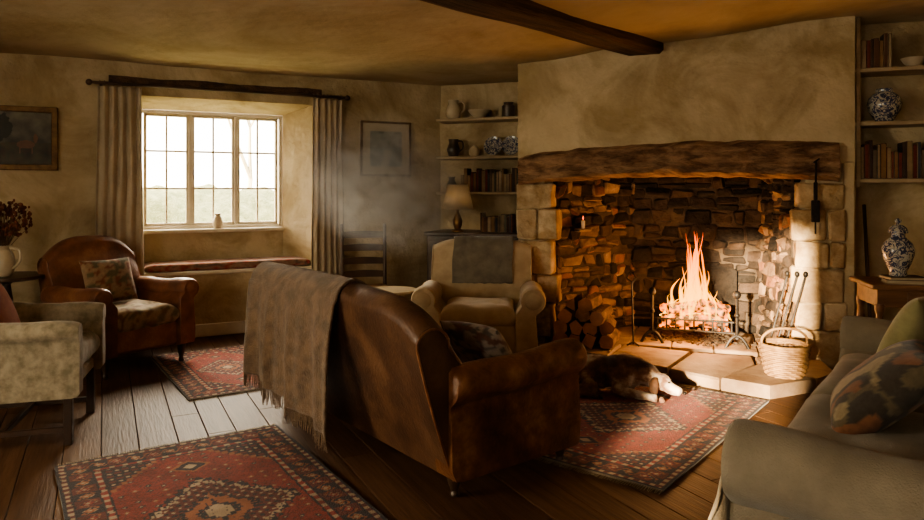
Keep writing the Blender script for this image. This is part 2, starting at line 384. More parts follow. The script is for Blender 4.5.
def window(name,x0,x1,z0,z1,T,ncas,cols,rows,mat=m_white,y=0):
    e=empty(name); mb=MB(); fr=.035
    for a,b in(((x0,z0),(x1,z0+fr)),((x0,z1-fr),(x1,z1)),((x0,z0),(x0+fr,z1)),((x1-fr,z0),(x1,z1))):
        mb.box((a[0],y-.04,a[1]),(b[0],y+.05,b[1]),0,T,bv=.005)
    cw=(x1-x0-2*fr)/ncas
    for c in range(ncas):
        a=x0+fr+cw*c; b=a+cw
        if c>0: mb.box((a-.016,y-.035,z0),(a+.016,y+.045,z1),0,T,bv=.004)
        s_=.028; zz0=z0+fr;zz1=z1-fr; a+=.012; b-=.012
        for p,q in(((a,zz0),(b,zz0+s_)),((a,zz1-s_),(b,zz1)),((a,zz0),(a+s_,zz1)),((b-s_,zz0),(b,zz1))):
            mb.box((p[0],y-.022,p[1]),(q[0],y+.022,q[1]),0,T,bv=.004)
        for k in range(1,cols):
            x=a+(b-a)*k/cols; mb.box((x-.009,y-.014,zz0),(x+.009,y+.014,zz1),0,T,bv=.003)
        for k in range(1,rows):
            z=zz0+(zz1-zz0)*k/rows; mb.box((a,y-.013,z-.009),(b,y+.013,z+.009),0,T,bv=.003)
    mb.make('frame',mat,e)
    mb=MB(); mb.add([(x0+.03,y,z0+.03),(x1-.03,y,z0+.03),(x1-.03,y,z1-.03),(x0+.03,y,z1-.03)],[(0,1,2,3)],0,T); mb.make('glass',m_glass,e,smooth=False,normals=False)
    mb=MB()
    for c in range(ncas-1):
        a=x0+fr+cw*(c+1); mb.tube([(a+.03,y-.03,(z0+z1)/2),(a+.03,y-.055,(z0+z1)/2),(a+.03,y-.055,(z0+z1)/2-.09)],.006,6,0,T)
    mb.make('catches',m_iron,e)
    return e
window('window_1',Wn0,Wn1,WB,WT,TW,3,2,3,y=D+.05)
mb=MB(); mb.box((Wn0+.0,D-.09,WB-.035),(Wn1+.0,D+.06,WB+.002),0,TW,bv=.008); mb.make('trim_2',m_white)
def curtain(name,x0,x1,zt,zb,nf,seed):
    mb=MB()
    def fn(u,v):
        z=zt+(zb-zt)*v; sp=1+.14*v**1.5; xc=(x0+x1)/2; x=xc+(x1-x0)*(u-.5)*sp
        a=.026*(1-.3*v)*math.sin(u*nf*2*pi+1.4*nz(u*3,v*2,seed))+.014*nz(u*9,v*2,seed)
        return (x+.01*nz(u*5,v*3,seed+3),-.1+a,z)
    mb.grid(90,24,fn,0,TW); return mb.make(name,m_curt,normals=False,ang=80,solid=.004)
curtain('curtain',-.69,-.335,2.325,.56,5,1); curtain('curtain.001',1.25,1.55,2.325,.53,5,5)
e=empty('curtain_rod'); mb=MB(); mb.tube([(-.74,-.1,2.352),(1.59,-.1,2.352)],.014,10,0,TW)
for x in(-.755,1.605): mb.ell((x,-.1,2.352),(.028,.028,.028),0,TW)
for x in(-.66,1.55): mb.box((x-.01,-.11,2.335),(x+.01,.01,2.36),0,TW,bv=.003)
for k in range(9):
    for x0 in(-.67,1.25):
        x=x0+k*.036; mb.tube([(x,-.1+.022*math.cos(t*pi/5),2.352+.022*math.sin(t*pi/5)) for t in range(10)],.003,5,0,TW,closed=True)
mb.make('rod',m_wood,e)
mb=MB(); secs=[]
for i in range(15):
    x=-.6+1.95*i/14; zz=.01*nz(x*2,3)
    secs.append([(x,-.045,2.375+zz),(x,-.045,2.43+zz+.012*nz(x*3)),(x,.03,2.435+zz),(x,.03,2.37+zz)])
mb.loft(secs,0,TW); mb.make('trim_3',m_beam)
e=empty('sill_vase'); mb=MB(); mb.lathe([(.03,0),(.045,.02),(.052,.06),(.035,.11),(.026,.13),(.036,.15)],20,0,TW@TR((.39,D-.03,WB+.004))); mb.make('body',m_cream_cer,e)
def wallslab(name,poly,z0=-.05,z1=2.95):
    mb=MB(); mb.prism(poly,z0,z1); return mb.make(name,m_wall,smooth=False)
YA,YB,ZA,ZB_=.2,2.3,.9,2.3
mb=MB()
for (p,q,r,t) in((-2.0,YA,-.05,2.95),(YB,5.6,-.05,2.95),(YA,YB,-.05,ZA),(YA,YB,ZB_,2.95)): mb.box((-5.1,p,r),(-4.85,q,t))
mb.make('wall_left',m_wall,smooth=False)
TL=frame((-4.98,YA),(0,1),(-1,0))
window('fill_window',0,YB-YA,ZA,ZB_,TL,3,2,3,y=0)  # unseen window added so fill light can enter from the left
mb=MB()
def sun_block(u,v):
    a=v*pi; x=-13+7.3*u; n=nz(x*1.2,v*4,2)*.2+nz(x*4,v*9,3)*.1
    return (x,-1.0-(.6+n)*math.cos(a),-.35+(4.4+n)*math.sin(a)**.5)
mb.grid(70,30,sun_block); mb.make('sun_block_hedge',m_hedge,normals=False)  # unseen hedge added to keep the sun out of the left window
wallslab('wall_right',[(3.86,-2.0),(3.96,-2.0),(3.96,5.5),(3.86,5.5)])
X0,X1,Z0,Z1=-2.62,-1.62,.95,2.4
mb=MB()
for (p,q,r,t) in((-4.95,X0,-.05,2.95),(X1,3.96,-.05,2.95),(X0,X1,-.05,Z0),(X0,X1,Z1,2.95)): mb.box((p,-2.05,r),(q,-1.8,t))
mb.make('wall_back',m_wall,smooth=False)
window('window_2',X0,X1,Z0,Z1,Matrix.Identity(4),2,2,3,y=-1.95)
TA=frame((-.246,7.84),(.942,-.335),(.335,.942))
mb=MB(); mb.box((-.25,.0,-.05),(1.3,.1,2.9),0,TA); mb.make('wall_alcove',m_wall,smooth=False)
mb=MB(); mb.box((2.66,.36,-.05),(3.9,.46,2.95),0,TC); mb.make('wall_alcove_side',m_wall,smooth=False)
mb=MB(); mb.box((-2.6,-.025,0),(2.7,.0,.12),0,TW,bv=.006); mb.make('baseboard_window',m_white)
# ---------------------------------------------------------------- chimney breast
mb=MB()
mb.grid(34,18,lambda u,v:(2.685*u,.018*nz(u*5,v*3,1)+.0,1.6+1.3*v),0,TC)
mb.box((0.005,.02,1.53),(2.68,.32,2.95),0,TC)
mb.prism([(0,.015),(.24,.015),(.24,.1),(.84,.86),(.84,1.22),(0,1.22)],0,2.95,0,TC)
mb.prism([(2.34,.015),(2.685,.015),(2.685,1.22),(2.14,1.22),(2.14,.84),(2.34,.1)],0,2.95,0,TC)
mb.prism([(.83,.86),(2.15,.86),(2.15,1.22),(.83,1.22)],0,2.95,0,TC)
mb.box((2.60,-.01,0),(2.685,.05,1.62),0,TC,bv=.01)
mb.make('chimney_breast',m_wall,normals=True,ang=30)
def seg(a,b):
    d=(Vector(b)-Vector(a)); L=d.length; d=d/L
    return TC@frame(a,(d.x,d.y),(-d.y,d.x)),L
def stones(mb,x0,x1,z0,z1,T,rh=(.1,.2),rw=(.14,.34),dep=.09,prot=.02,bv=.018,mi=0,y0=0,soot=None):
    z=z0
    while z<z1-.02:
        h=min(ru(*rh),z1-z)
        if z1-(z+h)<.05: h=z1-z
        x=x0-ru(0,.02)
        while x<x1-.01:
            w=ru(*rw)
            if x1-(x+w)<.05: w=x1-x
            m_=mi
            if soot is not None and R.random()<soot(x,z): m_=1
            if w>.16 and R.random()<.35 and h>.09:
                k=ru(.4,.6)
                mb.box((x+.002,y0-prot*ru(.3,1.6),z+.002),(x+w-.002,y0+dep,z+h*k-.002),m_,T,bv=bv,jit=.012)
                mb.box((x+.002,y0-prot*ru(.3,1.6),z+h*k+.002),(x+w-.002,y0+dep,z+h-.002),m_,T,bv=bv,jit=.012)
            else:
                dz=ru(-.018,.018)
                mb.box((x+.002,y0-prot*ru(.2,1.9),z+.002+dz),(x+w-.002,y0+dep,z+h-.002+dz),m_,T,bv=bv,jit=.016)
            x+=w
        z+=h
e=empty('stone_fireplace')
mb=MB()
z=.09; k=0
for hgt in(.30,.26,.30,.28,.24):
    w=.335+(.03 if k%2 else -.02)
    z1=min(z+hgt,1.46)
    if k in(1,3):
        mb.box((-.005,-.03,z+.004),(.17,.25,z1-.004),0,TC,bv=.014,jit=.008); mb.box((.178,-.03,z+.004),(w,.25,z1-.004),0,TC,bv=.014,jit=.008)
    else: mb.box((-.005,-.03-ru(0,.01),z+.004),(w,.25,z1-.004),0,TC,bv=.014,jit=.008)
    z=z1;k+=1
z=.0;k=0
for hgt in(.30,.22,.27,.21,.25,.22):
    z1=min(z+hgt,1.46); x=2.25+(.02 if k%2 else -.015)
    if k in(1,3,4):
        xm=2.25+ru(.13,.26)
        mb.box((x,-.03-ru(0,.012),z+.004),(xm,.25,z1-.004),0,TC,bv=.016,jit=.011); mb.box((xm+.006,-.03-ru(0,.012),z+.004),(2.62,.25,z1-.004),0,TC,bv=.016,jit=.011)
    else: mb.box((x,-.036,z+.004),(2.615,.25,z1-.004),0,TC,bv=.016,jit=.011)
    z=z1;k+=1
mb.make('pillars',m_stone,e)
mb=MB()
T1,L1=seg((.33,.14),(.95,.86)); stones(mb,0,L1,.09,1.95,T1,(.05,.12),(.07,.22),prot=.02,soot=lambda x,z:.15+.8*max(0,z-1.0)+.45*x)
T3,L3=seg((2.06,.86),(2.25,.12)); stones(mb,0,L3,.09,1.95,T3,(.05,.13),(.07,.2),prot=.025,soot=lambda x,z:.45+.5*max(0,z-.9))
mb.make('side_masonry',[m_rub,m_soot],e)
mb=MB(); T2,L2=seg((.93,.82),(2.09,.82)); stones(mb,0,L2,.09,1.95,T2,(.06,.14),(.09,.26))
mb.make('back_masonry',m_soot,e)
mb=MB()
for T_,L_ in((T1,L1),(T2,L2),(T3,L3)): mb.box((0,-.001,.0),(L_,.02,1.95),0,T_)
mb.box((.3,.33,1.95),(2.3,.86,2.0),0,TC)
mb.make('mortar_bed',m_mortar,e,smooth=False)
mb=MB(); secs=[]; prof=[(0,1.435,1.675),(.12,1.45,1.71),(.3,1.475,1.735),(.6,1.495,1.765),(1.0,1.51,1.785),(1.5,1.512,1.795),(1.9,1.505,1.80),(2.2,1.49,1.79),(2.45,1.475,1.78),(2.585,1.465,1.765)]
for i in range(81):
    x=2.55*i/80+.02
    for a,b in zip(prof,prof[1:]):
        if a[0]<=x<=b[0]+1e-6:
            t=(x-a[0])/(b[0]-a[0]); zb=a[1]+(b[1]-a[1])*t; zt=a[2]+(b[2]-a[2])*t
    zb+=.014*nz(x*3,1)+.012*nz(x*11,1); zt+=.018*nz(x*3,5)+.012*nz(x*10,4); f_=-.08+.02*nz(x*2.2,9)
    sc=[(.28,zb),(f_+.03,zb),(f_+.005+.008*nz(x*9,2),zb+.03)]
    for k in range(1,9): sc.append((f_-.004+.022*nz(x*3.5,k*1.9,5)+.010*nz(x*9,k*3.1,8),zb+(zt-zb)*k/9))
    sc+=[(f_+.006+.008*nz(x*9,7),zt-.025),(f_+.04,zt),(.05,zt+.005),(.28,zt)]
    secs.append([(x,y,z) for y,z in sc])
mb.loft(secs,0,TC); mb.make('lintel_beam',m_lintel,e,ang=50)
mb=MB()
for i in range(6):
    x=.3+i*.34
    for j in range(3):
        y=.0+j*.29
        if (x<.6 and y>.2): continue
        if x+.33>2.42: continue
        mb.box((x+.004,y+.004,0),(min(x+.336,2.26),y+.286,.09+ru(-.003,.003)),0,TC,bv=.008)
fl2=[[(.60,6.02),(.78,5.82),(1.16,5.56),(1.36,5.98)],[(1.17,5.55),(1.52,5.18),(1.86,5.70),(1.38,5.965)],[(1.53,5.17),(1.80,4.90),(2.22,5.30),(2.30,5.56),(1.88,5.69)],[(1.81,4.89),(2.06,4.68),(2.46,4.86),(2.24,5.28)],[(2.48,4.88),(2.70,5.04),(2.78,5.42),(2.32,5.54),(2.25,5.30)]]
for P in fl2:
    c=Vector((sum(p[0] for p in P)/len(P),sum(p[1] for p in P)/len(P)))
    z=.085+ru(-.004,.004)
    s0=[(p[0],p[1],0) for p in P]; s1=[(p[0],p[1],z-.015) for p in P]; s2=[(c.x+(p[0]-c.x)*.97,c.y+(p[1]-c.y)*.97,z) for p in P]
    mb.loft([s0,s1,s2])
mb.make('hearth_slab',m_slab,e,ang=30)
e=empty('wall_candle'); mb=MB(); mb.box((.16,-.12,1.02),(.30,-.03,1.05),0,T1,bv=.01); mb.make('ledge',m_rub,e)
mb=MB(); mb.lathe([(.018,0),(.018,.07),(.004,.075)],14,0,T1@TR((.23,-.08,1.05))); mb.make('candle',m_cream_cer,e)
mb=MB(); mb.lathe([(.0015,0),(.008,.012),(.006,.024),(.001,.042)],10,0,T1@TR((.23,-.08,1.127))); mb.make('candle_flame',m_flame,e)
e=empty('cast_iron_fireback'); mb=MB(); secs=[]
for y in(.745,.765):
    P=[(1.3,y,.1),(1.3,y,.66)]+[(1.58-.28*math.cos(a*pi/8),y,.66+.05*math.sin(a*pi/8)) for a in range(1,8)]+[(1.86,y,.66),(1.86,y,.1)]
    secs.append(P)
mb.loft(secs,0,TC); mb.ell((1.58,.74,.45),(.1,.012,.12),0,TC); mb.make('plate',m_soot,e)
e=empty('fire_grate'); mb=MB(); gx,gy=1.5,.38
for i in range(9):
    x=gx-.3+i*.075; mb.tube([(x,gy-.2,.30),(x,gy-.2,.2),(x,gy+.18,.2),(x,gy+.18,.28)],.008,6,0,TC)
for z in(.2,.29): mb.tube([(gx-.32,gy-.2,z),(gx+.32,gy-.2,z)],.009,6,0,TC)
mb.tube([(gx-.32,gy+.18,.28),(gx+.32,gy+.18,.28)],.009,6,0,TC)
for sx in(-.34,.34):
    x=gx+sx
    mb.tube([(x-.09,gy-.28,.09),(x-.05,gy-.27,.16),(x,gy-.26,.19),(x+.05,gy-.27,.16),(x+.09,gy-.28,.09)],.013,8,0,TC,smooth=4)
    mb.tube([(x,gy-.26,.18),(x,gy-.26,.5)],.013,8,0,TC); mb.ell((x,gy-.26,.53),(.032,.032,.036),0,TC)
    mb.ell((x,gy-.26,.36),(.022,.022,.022),0,TC)
    mb.tube([(x,gy-.26,.17),(x,gy+.25,.17),(x,gy+.25,.09)],.012,8,0,TC)
mb.make('ironwork',m_iron,e)
e=empty('burning_logs'); mb=MB()
for (a,b,r) in(((-.27,-.1,.26),(.27,-.06,.27),.055),((-.25,.06,.27),(.26,.05,.26),.05),((-.22,-.14,.36),(.22,.08,.37),.048),((.25,-.12,.34),(-.1,.1,.42),.042),((-.28,.02,.35),(.0,-.1,.40),.038),((.28,.05,.36),(.05,-.1,.43),.035)):
    A=Vector((gx+a[0],gy+a[1],a[2]));B=Vector((gx+b[0],gy+b[1],b[2]))
    mb.tube([A+(B-A)*t/5+Vector((0,0,.008*nz(t,r*50))) for t in range(6)],[r*(1+.12*nz(t*1.1,r*90)) for t in range(6)],9,0,TC)
for i in range(40):
    mb.ell((gx+ru(-.28,.28),gy+ru(-.17,.15),.2+ru(-.01,.03)),(ru(.015,.03),ru(.015,.03),.018),0,TC,seg=6,rings=4)
mb.make('logs',m_ember,e)
mb=MB()
for i in range(200): mb.ell((gx+R.gauss(0,.2),gy+R.gauss(0,.12),.097),(ru(.01,.03),ru(.01,.03),.012),0,TC,seg=6,rings=4)
mb.make('ash',m_mortar,e)
e=empty('fire_flames'); mb=MB()
fr_=random.Random(21)
for i in range(44):
    x=gx-.02+fr_.gauss(0,.15); x=max(gx-.30,min(gx+.30,x)); y=gy+fr_.uniform(-.12,.08); d=abs(x-gx)/.32
    h=(.60*(1-d**1.3)+.14)*(.35+.75*fr_.random()**1.3); w=fr_.uniform(.028,.066)*(1-.35*d); ph=fr_.uniform(0,6); pts=[];rad=[]
    n=20
    for k in range(n+1):
        t=k/n; pts.append((x+(gx-x)*t*.35+.035*t*math.sin(ph+t*4.5)+.012*math.sin(ph*2+t*9)*t,y+.03*t*math.sin(ph*3+t*6),.27+h*t))
        rad.append(max(.0006,w*(1-t)**.95*(.55+1.1*math.sin(min(1,t*1.9+.12)*pi*.62))*(1+.16*math.sin(ph*5+t*11))))
    mb.tube(pts,rad,10,0,TC,flat=.6)
mb.make('flame_tongues',m_flame,e)
e=empty('firewood_stack'); mb=MB()
def splitlog(cx,cz_,r,y0,y1,rot,skew):
    k=R.choice([3,4,5,8]); ang=[2*pi*i/k+ru(-.25,.25)+rot for i in range(k)]
    P=[(cx+r*math.cos(a)*ru(.85,1.1),cz_+r*math.sin(a)*ru(.85,1.1)) for a in ang]
    s0=[(p[0],y0,p[1]) for p in P]; s1=[(p[0]+skew,y1,p[1]) for p in P]
    mb.loft([s0,s1],0,TC)
    mb.m[-1]=1; mb.m[-2]=1
rows=[(.15,4),(.25,4),(.35,3),(.44,2)]
for z,n_ in rows:
    for i in range(n_): splitlog(.45+(4-n_)*.04+i*.125+ru(-.012,.012),z,.066,-.29+ru(-.06,.06),.08+ru(-.05,.02),ru(0,3),ru(-.03,.03))
mb.make('split_logs',[m_log,m_logend],e,ang=30)
e=empty('fire_tools'); mb=MB()
for (x,dx) in((2.12,.08),(2.17,.1),(2.23,.1)):
    mb.tube([(x-.08,-.17,.1),(x+dx,-.06,.72)],.008,6,0,TC); mb.ell((x+dx+.002,-.058,.74),(.018,.018,.025),0,TC)
mb.box((2.02,-.20,.09),(2.1,-.16,.2),0,TC,bv=.01)
mb.make('poker_tongs_shovel',m_iron,e)
e=empty('toasting_fork'); mb=MB(); mb.tube([(1.02,-.06,.1),(1.0,.0,.62)],.008,6,0,TC)
mb.tube([(1.0,.0,.6),(1.03,-.01,.66),(.99,0,.7),(.96,0,.65),(1.0,0,.62)],.006,6,0,TC,smooth=4)
for k in(-1,1): mb.tube([(1.02,-.06,.12),(1.02+k*.05,-.09,.095)],.008,6,0,TC)
mb.make('fork',m_iron,e)
e=empty('hanging_bellows'); mb=MB(); x=2.40
mb.tube([(x,-.105,1.62),(x,-.075,1.22)],.008,6,0,TC); mb.box((x-.03,-.085,1.15),(x+.03,-.06,1.32),0,TC,bv=.01)
mb.box((x-.014,-.085,1.32),(x+.014,-.07,1.46),0,TC,bv=.004); mb.tube([(x,-.07,1.16),(x,-.07,1.06)],.006,6,0,TC)
mb.tube([(x-.02,-.12,1.61),(x+.02,-.12,1.64),(x+.0,-.09,1.62)],.006,6,0,TC)
mb.make('bellows',m_iron,e)
# ---------------------------------------------------------------- ceiling beam
p0=Vector((1.60,5.99,0)); dr=Vector((-.67,-.742,0)); sd=Vector((.742,-.67,0)); mb=MB(); secs=[]
for i in range(60):
    t=-.1+i*.15; c=p0+dr*t
    if c.y<-1.75: break
    zb=2.545+.02*nz(t,2)-.012*(t if t<2 else 2)+.006*nz(t*6,4); w=.145+.008*nz(t*2,8)+.005*nz(t*7,1)
    zt=cz(c.x,c.y)+.03
    sc=[(-w,zt),(-w,zb+.03),(-w+.03,zb),(w-.03,zb),(w,zb+.03),(w,zt)]
    secs.append([c+sd*a+Vector((0,0,z)) for a,z in sc])
mb.loft(secs); bo=mb.make('ceiling_beam',m_beam,ang=35)
Tb=frame((0,0),(dr.x,dr.y),(-dr.y,dr.x)); bo.data.transform(Tb.inverted()); bo.matrix_world=Tb
# ---------------------------------------------------------------- upholstery
def back_outline(d,h,lz,lean,th,n=7):
    yb=-d/2; r=th/2; pts=[]
    for i in range(n+1):
        t=i/n; pts.append((yb+.05*(1-t)-lean*t-.012*math.sin(pi*t),lz+(h-r-lz)*t))
    for i in range(1,9):
        a=pi-pi*i/9; pts.append((yb-lean+r+r*1.05*math.cos(a),h-r+r*math.sin(a)))
    for i in range(n+1):
        t=i/n; pts.append((yb-lean+th+(lean+.06)*t+.02*math.sin(pi*t),(h-r)+(.36-(h-r))*t))
    pts.append((yb+th+.06,lz)); return pts
def scaled(sec,k):
    c=sum((Vector(p) for p in sec),Vector())/len(sec); return [c+(Vector(p)-c)*k for p in sec]
def sofa(name,loc,rz,w,d,hb,ha,mats,ncush=2,lz=.14,lean=.12,th=.18,ar=.09,at=.14,drop=.08,pw=8,seat=.47,legm=m_wood,legs='turned',armslope=.03,cushcol=None):
    m_body,m_seat,m_back=mats; E=empty(name,loc,rz)
    mb=MB(); mb.box((-w/2+.04,-d/2+.05,lz),(w/2-.04,d/2-.05,.36),0,bv=.03); mb.make('seat_frame',m_body,E)
    mb=MB(); secs=[]; n=26; hw=w/2-.03
    for i in range(n+1):
        u=-1+2*i/n; u=math.sin(u*pi/2); x=hw*u; h=hb-drop*abs(u)**pw+.006*nz(x*3,1)
        secs.append([(x,y+.004*nz(x*6,z*6,2),z) for y,z in back_outline(d,h,lz,lean,th)])
    first=scaled(secs[0],.86); last=scaled(secs[-1],.86)
    secs=[[Vector(p) for p in first]]+[[Vector(p)+Vector((.012 if k==0 else 0,0,0)) for p in s_] for k,s_ in enumerate(secs[:-1])]+[[Vector(p)-Vector((.012,0,0)) for p in secs[-1]],[Vector(p) for p in last]]
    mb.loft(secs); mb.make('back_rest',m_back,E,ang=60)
    if legs=='turned':
        mb=MB()
        for sx in(-1,1):
            hh=hb-drop
            pts=[(sx*hw,y,z) for y,z in back_outline(d,hh,lz,lean,th)[:-1]]
            mb.tube(pts,.006,6)
        mb.make('piping',m_body,E)
    for sx,nm in((-1,'arm_left'),(1,'arm_right')):
        mb=MB(); prof=[]
        cx=at/2-.01; czz=ha-ar
        prof.append((at*.5,lz)); prof.append((at*.5+.004,lz+.1)); prof.append((at*.42,czz-ar*1.15))
        for k in range(13):
            a=math.radians(-62+ (62+205)*k/12); prof.append((cx-.02+ar*math.cos(a),czz+ar*math.sin(a)))
        prof.append((-at*.5,czz-ar*1.1)); prof.append((-at*.5,lz))
        y0=-d/2+.02;y1=d/2; secs=[]
        ys=[(y0,.85),(y0+.02,.98)]+[(y0+.06+(y1-y0-.10)*i/9,1) for i in range(10)]+[(y1-.012,.985),(y1,.93)]
        for (y,k) in ys:
            t=(y-y0)/(y1-y0)
            sec=[(sx*(w/2-at/2+px)+.005*nz(y*7,pz*7,sx),y+.0,pz+(armslope*(t-.5)+.008*math.sin(t*9)+.006*nz(y*8,px*9,3) if pz>lz+.12 else 0)) for px,pz in prof]
            secs.append(scaled(sec,k) if k!=1 else [Vector(p) for p in sec])
        mb.loft(secs)
        if legs=='turned':
            tx=sx*(w/2-at/2+cx-.02); mb.lathe([(ar*.62,0),(ar*.66,.006),(ar*.5,.014),(ar*.1,.016)],20,0,TR((tx,y1-.003,czz+armslope*.5),rx=-pi/2))
        mb.make(nm,m_body,E,ang=50)
    iw=w-2*at+.02; cw=iw/ncush; y0=-d/2+th+.02; y1=d/2-.01
    mb=MB()
    for i in range(ncush): mb.pillow(cw*.99,y1-y0,.17,0,TR((-iw/2+cw*(i+.5),(y0+y1)/2,seat-.075)),n=26,p=8,q=.34,lump=.3,seed=i*3)
    mb.make('seat_cushion',m_seat,E,merge=True,ang=60,col=cushcol)
    mb=MB()
    for x in(-w/2+.08,w/2-.08):
        for y in(-d/2+.09,d/2-.07):
            if legs=='turned':
                k=lz/.14; mb.lathe([(.014,.0),(.022,.012*k),(.02,.03*k),(.016,.04*k),(.026,.075*k),(.034,.11*k),(.034,.15*k)],14,0,TR((x,y,0)))
            elif legs=='square': mb.box((x-.022,y-.022,0),(x+.022,y+.022,lz+.02),0,bv=.004)
            else: mb.box((x-.03,y-.03,0),(x+.03,y+.03,lz+.02),0,bv=.006)
    if legs=='square':
        for x in(-w/2+.08,w/2-.08): mb.box((x-.012,-d/2+.09,.07),(x+.012,d/2-.07,.1),0,bv=.003)
        mb.box((-w/2+.08,-.015,.07),(w/2-.08,.015,.1),0,bv=.003)
    mb.make('legs',legm,E)
    return E
def throw(E,nm,mat,d,h,lean,th,x0,x1,front_z,rear_z0,rear_z1,seed,fringe=True,fold=.018,off=.018):
    yb=-d/2; r=th/2+off; cy=yb-lean+th/2; cz_=h-th/2
    def path(v,rz):
        Lf=cz_-front_z; La=pi*r; Lr=cz_-rz; L=Lf+La+Lr; s_=v*L
        if s_<Lf:
            z=front_z+s_; t=(cz_-z)/(cz_-.36); return (cy+r+(lean+.06)*t+.025*math.sin(pi*min(1,t)),z,0)
        s_-=Lf
        if s_<La: a=s_/r; return (cy+r*math.cos(a),cz_+r*math.sin(a),0)
        s_-=La; return (cy-r-.012,cz_-s_,s_)
    mb=MB(); NX,NY=130,80
    rzf=lambda u: rear_z0+(rear_z1-rear_z0)*u
    def fn(u,v):
        y,z,hang=path(v,rzf(u)); x=x0+(x1-x0)*u
        k=min(1,hang/.4)
        ph=u*19+seed+1.6*nz(u*2.3,v*.8,seed)
        y-=k*fold*(1.1+math.sin(ph)+.45*math.sin(ph*2.3+2))+k*.01*nz(u*9,v*3,seed)
        x+=.02*nz(v*4,seed)+k*.014*math.sin(ph+1)
        z+=.006*nz(u*12,v*10,seed)+.008*nz(u*6,seed)*(k)
        return (x,y,z)
    mb.grid(NX,NY,fn); mb.make(nm,mat,E,normals=False,ang=80,solid=.012)
    if fringe:
        mb=MB()
        for i in range(110):
            u=(i+.5)/110; p=Vector(fn(u,1)); dx=ru(-.012,.012)
            mb.tube([p,p+Vector((dx*.5,ru(-.004,.004),-.04)),p+Vector((dx,ru(-.008,.008),-.085+ru(-.012,.012)))],[.004,.0035,.002],4)
        mb.make(nm+'_fringe',mat,E)
th1=-math.atan2(.79,.61); F=Vector((.79,.61)); L=Vector((.61,-.79)); Rr=Vector((-.06,3.12))
cen=Rr-L*.93+F*.40
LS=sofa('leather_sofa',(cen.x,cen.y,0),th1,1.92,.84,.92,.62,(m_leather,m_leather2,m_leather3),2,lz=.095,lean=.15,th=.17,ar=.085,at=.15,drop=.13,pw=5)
throw(LS,'throw_blanket',m_throw,.84,.915,.15,.17,-.93,.22,.62,.26,.15,2,fold=.022)
mb=MB(); mb.pillow(.38,.34,.15,0,TR((.64,.02,.585),rx=-.9,rz=.2)@Matrix.Identity(4),n=30)
mb.make('scatter_cushion',m_fab,LS,merge=True,ang=80,col=lambda c:floral(c,18,(.34,.28,.22),(.16,.08,.055),(.12,.10,.08)))
thl=math.atan2(-.54,.84)-pi/2
fc=lambda c:floral(c,17,(.36,.28,.18),(.2,.12,.07),(.16,.14,.08))
LA=sofa('leather_armchair',(-2.74,5.62,0),thl,.80,.80,1.02,.66,(m_leather_red,m_fab,m_leather_red),1,lz=.15,lean=.14,th=.16,ar=.075,at=.14,drop=.16,pw=3.0,seat=.48,cushcol=fc)
mb=MB(); mb.pillow(.42,.36,.14,0,TR((.02,-.13,.67),rx=-1.2)@Matrix.Identity(4),n=30)
mb.make('scatter_cushion',m_fab,LA,merge=True,ang=80,col=lambda c:floral(c,20,(.30,.20,.12),(.13,.11,.06),(.2,.08,.045)))
d2=Vector((.955,.295)); thn=math.atan2(d2.y,d2.x)-pi/2
NA=sofa('upholstered_armchair',(-2.56,4.04,0),thn,.74,.78,.95,.70,(m_pale,m_fab,m_pale),1,lz=.27,lean=.10,th=.15,ar=.055,at=.1,drop=.08,pw=4,seat=.52,legs='square',cushcol=lambda c:floral(c,16,(.34,.29,.2),(.22,.2,.12),(.28,.2,.13)),armslope=-.05)
mb=MB(); mb.pillow(.4,.4,.15,0,TR((.05,-.1,.70),rx=-1.2),n=20); mb.make('scatter_cushion',m_rust,NA,merge=True,ang=80)
FA=sofa('cream_armchair',(.15,5.83,0),math.radians(180-4),.92,.78,.97,.62,(m_cream,m_cream,m_cream),1,lz=.10,lean=.10,th=.18,ar=.10,at=.17,drop=.06,pw=4,seat=.48)
throw(FA,'grey_blanket',m_grey,.78,.965,.10,.18,-.27,.25,.60,.6,.55,4,fringe=False,fold=.01)
c2=Vector((1.96,2.93)); RS=sofa('linen_sofa',(c2.x,c2.y,0),math.radians(53.6),2.40,.97,.88,.64,(m_linen,m_linen,m_linen),2,lz=.06,lean=.1,th=.22,ar=.125,at=.22,drop=.03,pw=6,seat=.49,legs='block')
mb=MB(); mb.pillow(.46,.46,.18,0,TR((.72,.09,.67),rx=-1.1,rz=-.35),n=24,q=.45); mb.make('olive_cushion',m_olive,RS,merge=True,ang=80)
def tap(c):
    q=nz(c.x*9,c.y*9,c.z*9)
    if q>.18: return (.20,.09,.045)
    if q<-.24: return (.26,.20,.115)
    return (.05,.04,.03) if nz(c.x*14+5,c.y*14,c.z*14)>-.1 else (.11,.085,.05)
mb=MB(); mb.pillow(.5,.46,.2,0,TR((-.34,.14,.625),rx=-.75,rz=.15),n=48,q=.45); mb.make('tapestry_cushion',m_fab,RS,merge=True,ang=80,col=tap)
mb=MB(); mb.pillow(.48,.46,.2,0,TR((.12,-.2,.70),rx=-1.15,rz=-.1),n=24,q=.45); mb.make('back_cushion',m_olive,RS,merge=True,ang=80)
mb=MB()
def sk(u,v):
    x=-1.215+.30*u; y=.50+.03*math.sin(u*10+1)*v+.06*v+.015*nz(u*5,v*4); return (x+.08*v*(u-.5),y,.47-.40*v)
mb.grid(26,20,sk); mb.make('arm_cover',m_linen,RS,normals=False,solid=.01,ang=80)
